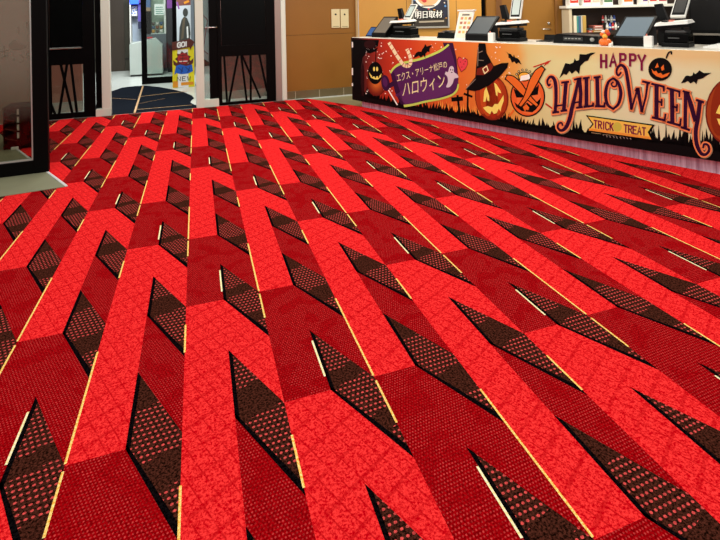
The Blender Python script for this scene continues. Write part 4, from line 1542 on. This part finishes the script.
# white card holders
for lab, s, b, h in (('white upright card holder beside the dark till screen', 2.37, .12, .11), ('white upright card holder beside the pale blue till screen', 4.12, .12, .11)):
    t = on_counter('card_holder', lab, 'card holder', s, b, 'white card holders by the tills')
    m = MB()
    m.box(-.038, .038, 0, .05, 0, h, WHT, .004)
    m.build('holder', t)
    m = MB()
    m.box(-.02, -.008, .015, .02, h, h + .02, mat('coral_plastic', (220, 120, 100), .5))
    m.build('card', t)

# white leaning menu stand
s0, s1 = 1.68, 1.93
t = on_counter('menu_stand', 'white menu stand with small colourful dish pictures', 'menu', (s0 + s1) / 2, 0.30)
m = MB()
p = [(-.12, 0, 0), (.12, 0, 0), (.13, .12, .38), (-.11, .12, .38)]
m.hexa([*[(x, y + .015, z) for x, y, z in p], *p], WHT)
n_ = Vector((0, -.38, .12)).normalized()


def mpt(u, v, k=1):
    a = Vector(p[0]).lerp(Vector(p[1]), u)
    c = Vector(p[3]).lerp(Vector(p[2]), u)
    return a.lerp(c, v) + n_ * .001 * k


m.poly([mpt(.1, .06), mpt(.9, .06), mpt(.9, .93), mpt(.1, .93)], mat('menu_paper', (244, 232, 206), .7))
for i in range(3):
    for j in range(4):
        u, v = .2 + .26 * i, .22 + .16 * j
        cc = ((220, 140, 104), (236, 196, 110), (176, 110, 84))[(i + j) % 3]
        m.poly([mpt(u, v, 2), mpt(u + .17, v, 2), mpt(u + .17, v + .09, 2), mpt(u, v + .09, 2)], mat('dish_%d' % ((i + j) % 3), cc, .7))
m.poly([mpt(.25, .84, 2), mpt(.75, .84, 2), mpt(.75, .9, 2), mpt(.25, .9, 2)], mat('grey_ink', (120, 112, 100), .7))
m.build('panel', t)
m = MB()
m.box(-.13, .15, .10, .14, .381, .40, WHT, .003)
m.build('top_rail', t)
m = MB()
m.hexa([(-.03, .016, .0), (.03, .016, .0), (.03, .22, .0), (-.03, .22, .0), (-.03, .02, .006), (.03, .02, .006), (.03, .22, .006), (-.03, .22, .006)], WHT)
m.build('foot', t)

# card reader box
t = on_counter('card_reader', 'black card reader lying left of the white menu stand', 'card reader', 1.42, 0.45)
m = MB()
m.hexa([(-.15, 0, 0), (.15, 0, 0), (.15, .2, 0), (-.15, .2, 0), (-.14, .02, .08), (.14, .02, .08), (.14, .19, .105), (-.14, .19, .105)], BLKG)
m.build('body', t)
m = MB()
m.lathe([(.05, 0), (.045, .012), (.02, .02)], DGREY, (-.02, .09, .088), n=16)
m.build('dial', t)

# black flat tray by the middle till, flat document scanner, right hand papers
t = on_counter('coin_tray', 'low black coin tray right of the mid counter printer', 'tray', 2.90, 0.40)
m = MB()
m.box(-.08, .10, 0, .2, 0, .012, BLKP)
m.hexa([(-.08, .19, .012), (.10, .19, .012), (.10, .2, .012), (-.08, .2, .012), (-.08, .21, .075), (.12, .21, .075), (.12, .22, .075), (-.08, .22, .075)], BLKP)
m.build('tray', t)
t = on_counter('document_scanner', 'long flat black machine left of the pumpkin ornament', 'machine', 3.33, 0.28)
m = MB()
m.prism([(-.24, 0, 0), (.26, 0, 0), (.26, 0, .085), (-.19, 0, .105), (-.22, 0, .09)], (0, .3, 0), BLKP)
m.build('body', t)
m = MB()
m.box(-.12, .10, -.008, .0, .03, .075, DGREY, .003)
m.build('control_panel', t)
for i in range(5):
    m = MB()
    m.box(-.1 + i * .038, -.075 + i * .038, -.012, -.0085, .05, .062, mat('grey_button', (150, 150, 146), .5))
    m.build('button', t)
m = MB()
m.tube([(.2, .0, .05), (.2, -.015, .05)], .022, mat('grey_button', (150, 150, 146), .5), 12)
m.build('dial', t)

# pumpkin ornament
t = on_counter('pumpkin_ornament', 'small orange pumpkin basket ornament beside the pale blue till', 'ornament', 3.715, 0.14)
PO = mat('ornament_orange', (238, 112, 24), .45)
m = MB()
for k in range(8):
    a = 2 * math.pi * k / 8
    bmm = bmesh.new()
    bmesh.ops.create_uvsphere(bmm, u_segments=10, v_segments=8, radius=.033)
    bmesh.ops.scale(bmm, verts=bmm.verts, vec=(1, 1, 1.1))
    bmesh.ops.translate(bmm, verts=bmm.verts, vec=(.028 * math.cos(a), .028 * math.sin(a), .037))
    m.bm(bmm, PO, True)
m.build('pumpkin', t)
m = MB()
for k in range(5):
    bmm = bmesh.new()
    bmesh.ops.create_uvsphere(bmm, u_segments=9, v_segments=6, radius=.022 if k else .028)
    bmesh.ops.translate(bmm, verts=bmm.verts, vec=((0, 0, .098), (-.028, 0, .118), (.030, .005, .124), (-.018, .01, .142), (.02, 0, .15))[k])
    m.bm(bmm, (mat('ornament_yellow', (244, 190, 70), .5), PO, mat('ornament_red', (206, 50, 30), .5), WHT, PO)[k], True)
m.build('topping', t)
m = MB()
m.lathe([(.018, 0), (.02, .01), (.012, .03)], WHT, (.058, -.02, 0), n=10)
m.build('tassel', t)

# papers at the right and the black television
for i in range(3):
    m = MB()
    m.box(-.25 + i * .05, .5, .02 * i, .32, 0, .012, PAPER)
    o = m.build('paper_stack', None, FC.pt(4.78, .30, FZ + .0005 + .0125 * i), FC.a)
    tag(o, ('lowest white paper pad of the pile at the counter right end', 'middle white paper pad of the pile at the counter right end', 'topmost white paper pad of the pile at the counter right end')[i], 'paper pad', 'paper pads at the right end')
tvs = FC.sz(689, 20, 0.95)[0] + .70
t = on_counter('television', 'large black television standing behind the counter right end', 'television', tvs, 0.95, z=0)
m = MB()
zl = 1.19
m.box(-.70, 1.0, 0, .05, zl, 2.05, BLKP, .004)
m.build('housing', t)
m = MB()
m.box(-.68, .98, -.002, .0, zl + .03, 2.03, mat('tv_screen', (14, 14, 15), .35, 0, .3))
m.build('screen', t)
m = MB()
m.box(-.70, 1.0, -.012, .02, zl - .022, zl - .002, mat('tv_trim', (150, 142, 130), .4))
m.build('bottom_trim', t)
m = MB()
m.box(-.66, .96, .01, .04, .04, zl - .022, BLK)
m.box(-.66, .96, -.14, .22, 0, .04, BLK)
m.build('floor_stand', t)

# ------------------------------------------------------------------ poster on the wall behind the counter
x0, x1, z0 = 0.955, 1.62, 1.165
t = thing('framed_poster', 'silver framed poster with a round dish and white lettering', 'poster', FS, 0, 0, 0)
m = MB()
fr_ = mat('silver_frame', (196, 194, 186), .35, .5)
m.box(x0, x1, -.045, -.004, z0, z0 + .03, fr_)
m.box(x0, x1, -.045, -.004, 1.97, 2.0, fr_)
m.box(x0, x0 + .025, -.045, -.004, z0 + .03, 1.97, fr_)
m.box(x1 - .025, x1, -.045, -.004, z0 + .03, 1.97, fr_)
m.build('frame', t)
m = MB()
m.box(x0 + .026, x1 - .026, -.030, -.005, z0 + .031, 1.969, mat('navy_poster', (30, 34, 56), .5, noise=.5, nscale=14))
pp = Print(m, FS, -.031)
rp_ = random.Random(5)
for i in range(60):
    x, y = rp_.uniform(413.5, 447), rp_.uniform(-18, 20)
    r = rp_.uniform(.5, 1.3)
    c = rp_.choice(((90, 140, 200), (210, 70, 70), (240, 220, 200), (60, 90, 170), (230, 160, 60)))
    pp.poly(ellipse(x, y, r, r, 8), mat('speck_%d%d' % (c[0], c[1]), c, .6), 1)
pp.poly(ellipse(428, -6, 14.2, 14.2, 30), PAPER, 2)
pp.poly(ellipse(428, -6, 11.8, 12, 30), mat('dish_orange', (240, 176, 130), .6), 3)
for i in range(16):
    a, r = rp_.uniform(0, 6.28), rp_.uniform(0, 9)
    pp.poly(ellipse(428 + r * math.cos(a), -6 + r * math.sin(a), 2.3, 1.7, 10), mat('dish_red%d' % (i % 3), ((214, 70, 50), (236, 120, 70), (196, 50, 50))[i % 3], .6), 4 + .05 * i)
pp.stroke([(421.5, 6.2), (434.5, 5.8)], 1.3, mat('grey_ink', (120, 112, 100), .7), 5)
pp.poly([(413.3, 19.5), (446.8, 18.2), (446.8, 27.2), (413, 26.8)], mat('umber_poster', (52, 44, 36), .5), 2)
pp.poly([(414, 10.5), (443, 10.0), (443, 19.0), (414, 19.4)], BLKI, 5.2)
pp.text('明日取材', ((415, 18.6), (442, 17.6), (442, 10.2), (415, 11.0)), PAPER, 6)
pp.text('明日取材', ((415.4, 18.6), (442.4, 17.6), (442.4, 10.2), (415.4, 11.0)), PAPER, 6.3)
pp.stroke([(419, 22), (444, 21)], 1.6, mat('poster_beige', (180, 168, 148), .6), 4)
m.build('print', t)

# two cream plates on the wood wall
for i, (xa, xb) in enumerate(((331.6, 339.6), (340.8, 348.4))):
    sa, za = FD.sz(xa, 28, .07)
    sb, zb_ = FD.sz(xb, 9, .07)
    t = thing('wall_plate', ('cream wall plate on the wood panel, the one farther from the counter', 'cream wall plate on the wood panel, the one nearer the counter')[i], 'wall plate', FD, (sa + sb) / 2, 0.0, za, 'cream plates on the wood panel')
    h, w_ = zb_ - za, sb - sa
    m = MB()
    m.box(-w_ / 2, w_ / 2, .062, .0795, 0, h, mat('cream_plastic', (216, 204, 160), .5), .004)
    m.build('plate', t)
    m = MB()
    m.tube([(0, .064, h * .72), (0, .058, h * .72)], .017, DGREY, 10)
    m.build('keyhole', t)
    m = MB()
    m.box(-w_ * .34, w_ * .34, .059, .062, h * .06, h * .09, mat('plate_line', (150, 140, 104), .5))
    m.build('seam', t)

# ------------------------------------------------------------------ shelf unit behind the counter
t = thing('shelf_unit', 'white edged shelf unit with merchandise behind the counter', 'shelf', FS, 0, 0, 0)
A0, A1 = 3.60, 6.3
SHD = -.36
m = MB()
shb = mat('shelf_back', (44, 26, 16), .6)
m.box(A0 + .04, A1, -.03, -.004, .02, 2.2, shb)
m.build('back', t)
m = MB()
m.box(A0 + .012, A0 + .06, SHD, -.03, 0, 1.45, mat('cream_upright', (214, 202, 176), .5))
m.build('upright', t)
for z in (1.0, 1.462):
    m = MB()
    m.box(A0 - (.03 if z > 1.2 else -.10), A1, SHD - .02, -.03, z, z + .045, WHT if z > 1.2 else shb, .004)
    m.build('shelf_board', t)
m = MB()
m.box(A1, A1 + .05, SHD, -.03, 0, 2.2, shb)
m.build('end_panel', t)
rb = random.Random(21)
s = A0 + .06
cols = ((214, 60, 40), (190, 40, 60), (240, 200, 180), (60, 120, 70), (220, 120, 40), (90, 60, 130))
nms = ('red', 'crimson', 'pale pink', 'green', 'orange', 'violet')
xs_ = [(570, 579.5), (583.5, 592), (592.5, 601), (604, 613.5), (624, 634), (643, 649), (650, 658), (659, 668)]
for i, (xa, xb) in enumerate(xs_):
    sa, sb = FS.sz(xa, 3, SHD)[0], FS.sz(xb, 3, SHD)[0]
    m = MB()
    hh = .26 + .03 * (i % 3)
    m.box(0, sb - sa, 0, .18, 0, hh, PAPER, .004)
    cm_ = mat('pack_%d' % (i % 6), cols[i % 6], .5)
    m.box(.012, sb - sa - .012, -.002, .0, .05, hh - .03, cm_)
    m.box(.03, sb - sa - .04, -.003, -.002, .09, .12, PAPER)
    o = m.build('product_box', None, FS.pt(sa, SHD + .02, 1.5075), FS.a)
    ordn = ('first', 'second', 'third', 'fourth', 'fifth', 'sixth', 'seventh', 'eighth')[i]
    tag(o, 'white and %s product box, %s from the left on the upper shelf' % (nms[i % 6], ordn), 'box', 'product boxes on the upper shelf')
# upright books
spec = [(574.0, 577.0, 1.335, (236, 228, 206), 'cream'), (577.2, 578.8, 1.325, (70, 150, 150), 'teal'), (579, 581.2, 1.33, (70, 110, 150), 'blue'), (581.4, 582.8, 1.33, (220, 210, 190), 'ivory'), (583, 586.5, 1.335, (196, 160, 80), 'tan')]
for i, (xa, xb, zt, c, nm) in enumerate(spec):
    sa, sb = FS.sz(xa, 20, SHD)[0], FS.sz(xb, 20, SHD)[0]
    m = MB()
    m.box(0, sb - sa - .002, 0, .2, 0, zt - 1.0465, mat('book_%d' % i, c, .6), .002)
    m.box(.003, sb - sa - .005, .004, .198, zt - 1.0465, zt - 1.045, PAPER)
    o = m.build('book', None, FS.pt(sa, SHD + .01, 1.046), FS.a)
    tag(o, 'upright %s book at the left end of the lower shelf' % nm, 'book', 'upright books on the lower shelf')
# flat stacked boxes
fl_ = [(581.5, 596, 1.046, .03, (206, 90, 60), 'red'), (582.5, 595, 1.0775, .03, (70, 110, 130), 'blue grey'), (593.5, 604, 1.046, .028, (190, 150, 60), 'ochre'), (594, 604, 1.0755, .045, (150, 110, 96), 'rosy brown'), (594.5, 603.5, 1.122, .04, (196, 110, 100), 'pink')]
for i, (xa, xb, z, hh, c, nm) in enumerate(fl_):
    dy = .05 if i < 2 else 0.0
    sa, sb = FS.sz(xa, 28, SHD)[0], FS.sz(xb, 28, SHD)[0]
    if i < 2:
        sb = FS.sz(593.2, 28, SHD)[0]
        sa += .12 if i == 0 else .13
    m = MB()
    m.box(0, sb - sa, 0, .22, 0, hh - .001, mat('flatbox_%d' % i, c, .55), .003)
    m.box(.02, sb - sa - .02, -.001, .0, hh * .3, hh * .6, PAPER)
    o = m.build('flat_box', None, FS.pt(sa, SHD + .02, z), FS.a)
    tag(o, 'flat %s box lying in the low pile on the lower shelf' % nm, 'box', 'flat boxes on the lower shelf')
# little bottles on a riser
m = MB()
sa, sb = FS.sz(606.5, 20, SHD)[0], FS.sz(624, 20, SHD)[0]
m.box(sa, sb, -.20, -.04, 1.046, 1.20, mat('riser', (40, 30, 24), .5))
m.box(sa, sb, -.34, -.21, 1.046, 1.075, mat('riser', (40, 30, 24), .5))
o = m.build('bottle_riser', None, FS.pt(0), FS.a)
tag(o, 'dark stepped riser under the small bottles on the lower shelf', 'riser')
for r_ in range(2):
    for i in range(5):
        sx_ = sa + .05 + i * (sb - sa - .1) / 4
        m = MB()
        c = ((220, 228, 230), (40, 80, 180), (210, 50, 50), (230, 230, 226), (60, 60, 70))[(i + r_ * 2) % 5]
        nm = ('white', 'blue', 'red', 'ivory', 'charcoal')[(i + r_ * 2) % 5]
        m.lathe([(.017, 0), (.02, .01), (.02, .085), (.010, .105), (.010, .125)], mat('bottle_%d' % ((i + r_ * 2) % 5), c, .3), n=12)
        m.lathe([(.0202, .03), (.0202, .06)], PAPER, n=12)
        o = m.build('bottle', None, FS.pt(sx_, -.27 if r_ == 0 else -.12, 1.0755 if r_ == 0 else 1.2005), FS.a)
        tag(o, 'small %s bottle in the %s row on the lower shelf riser' % (nm, 'front' if r_ == 0 else 'back'), 'bottle', 'small bottles on the shelf riser')
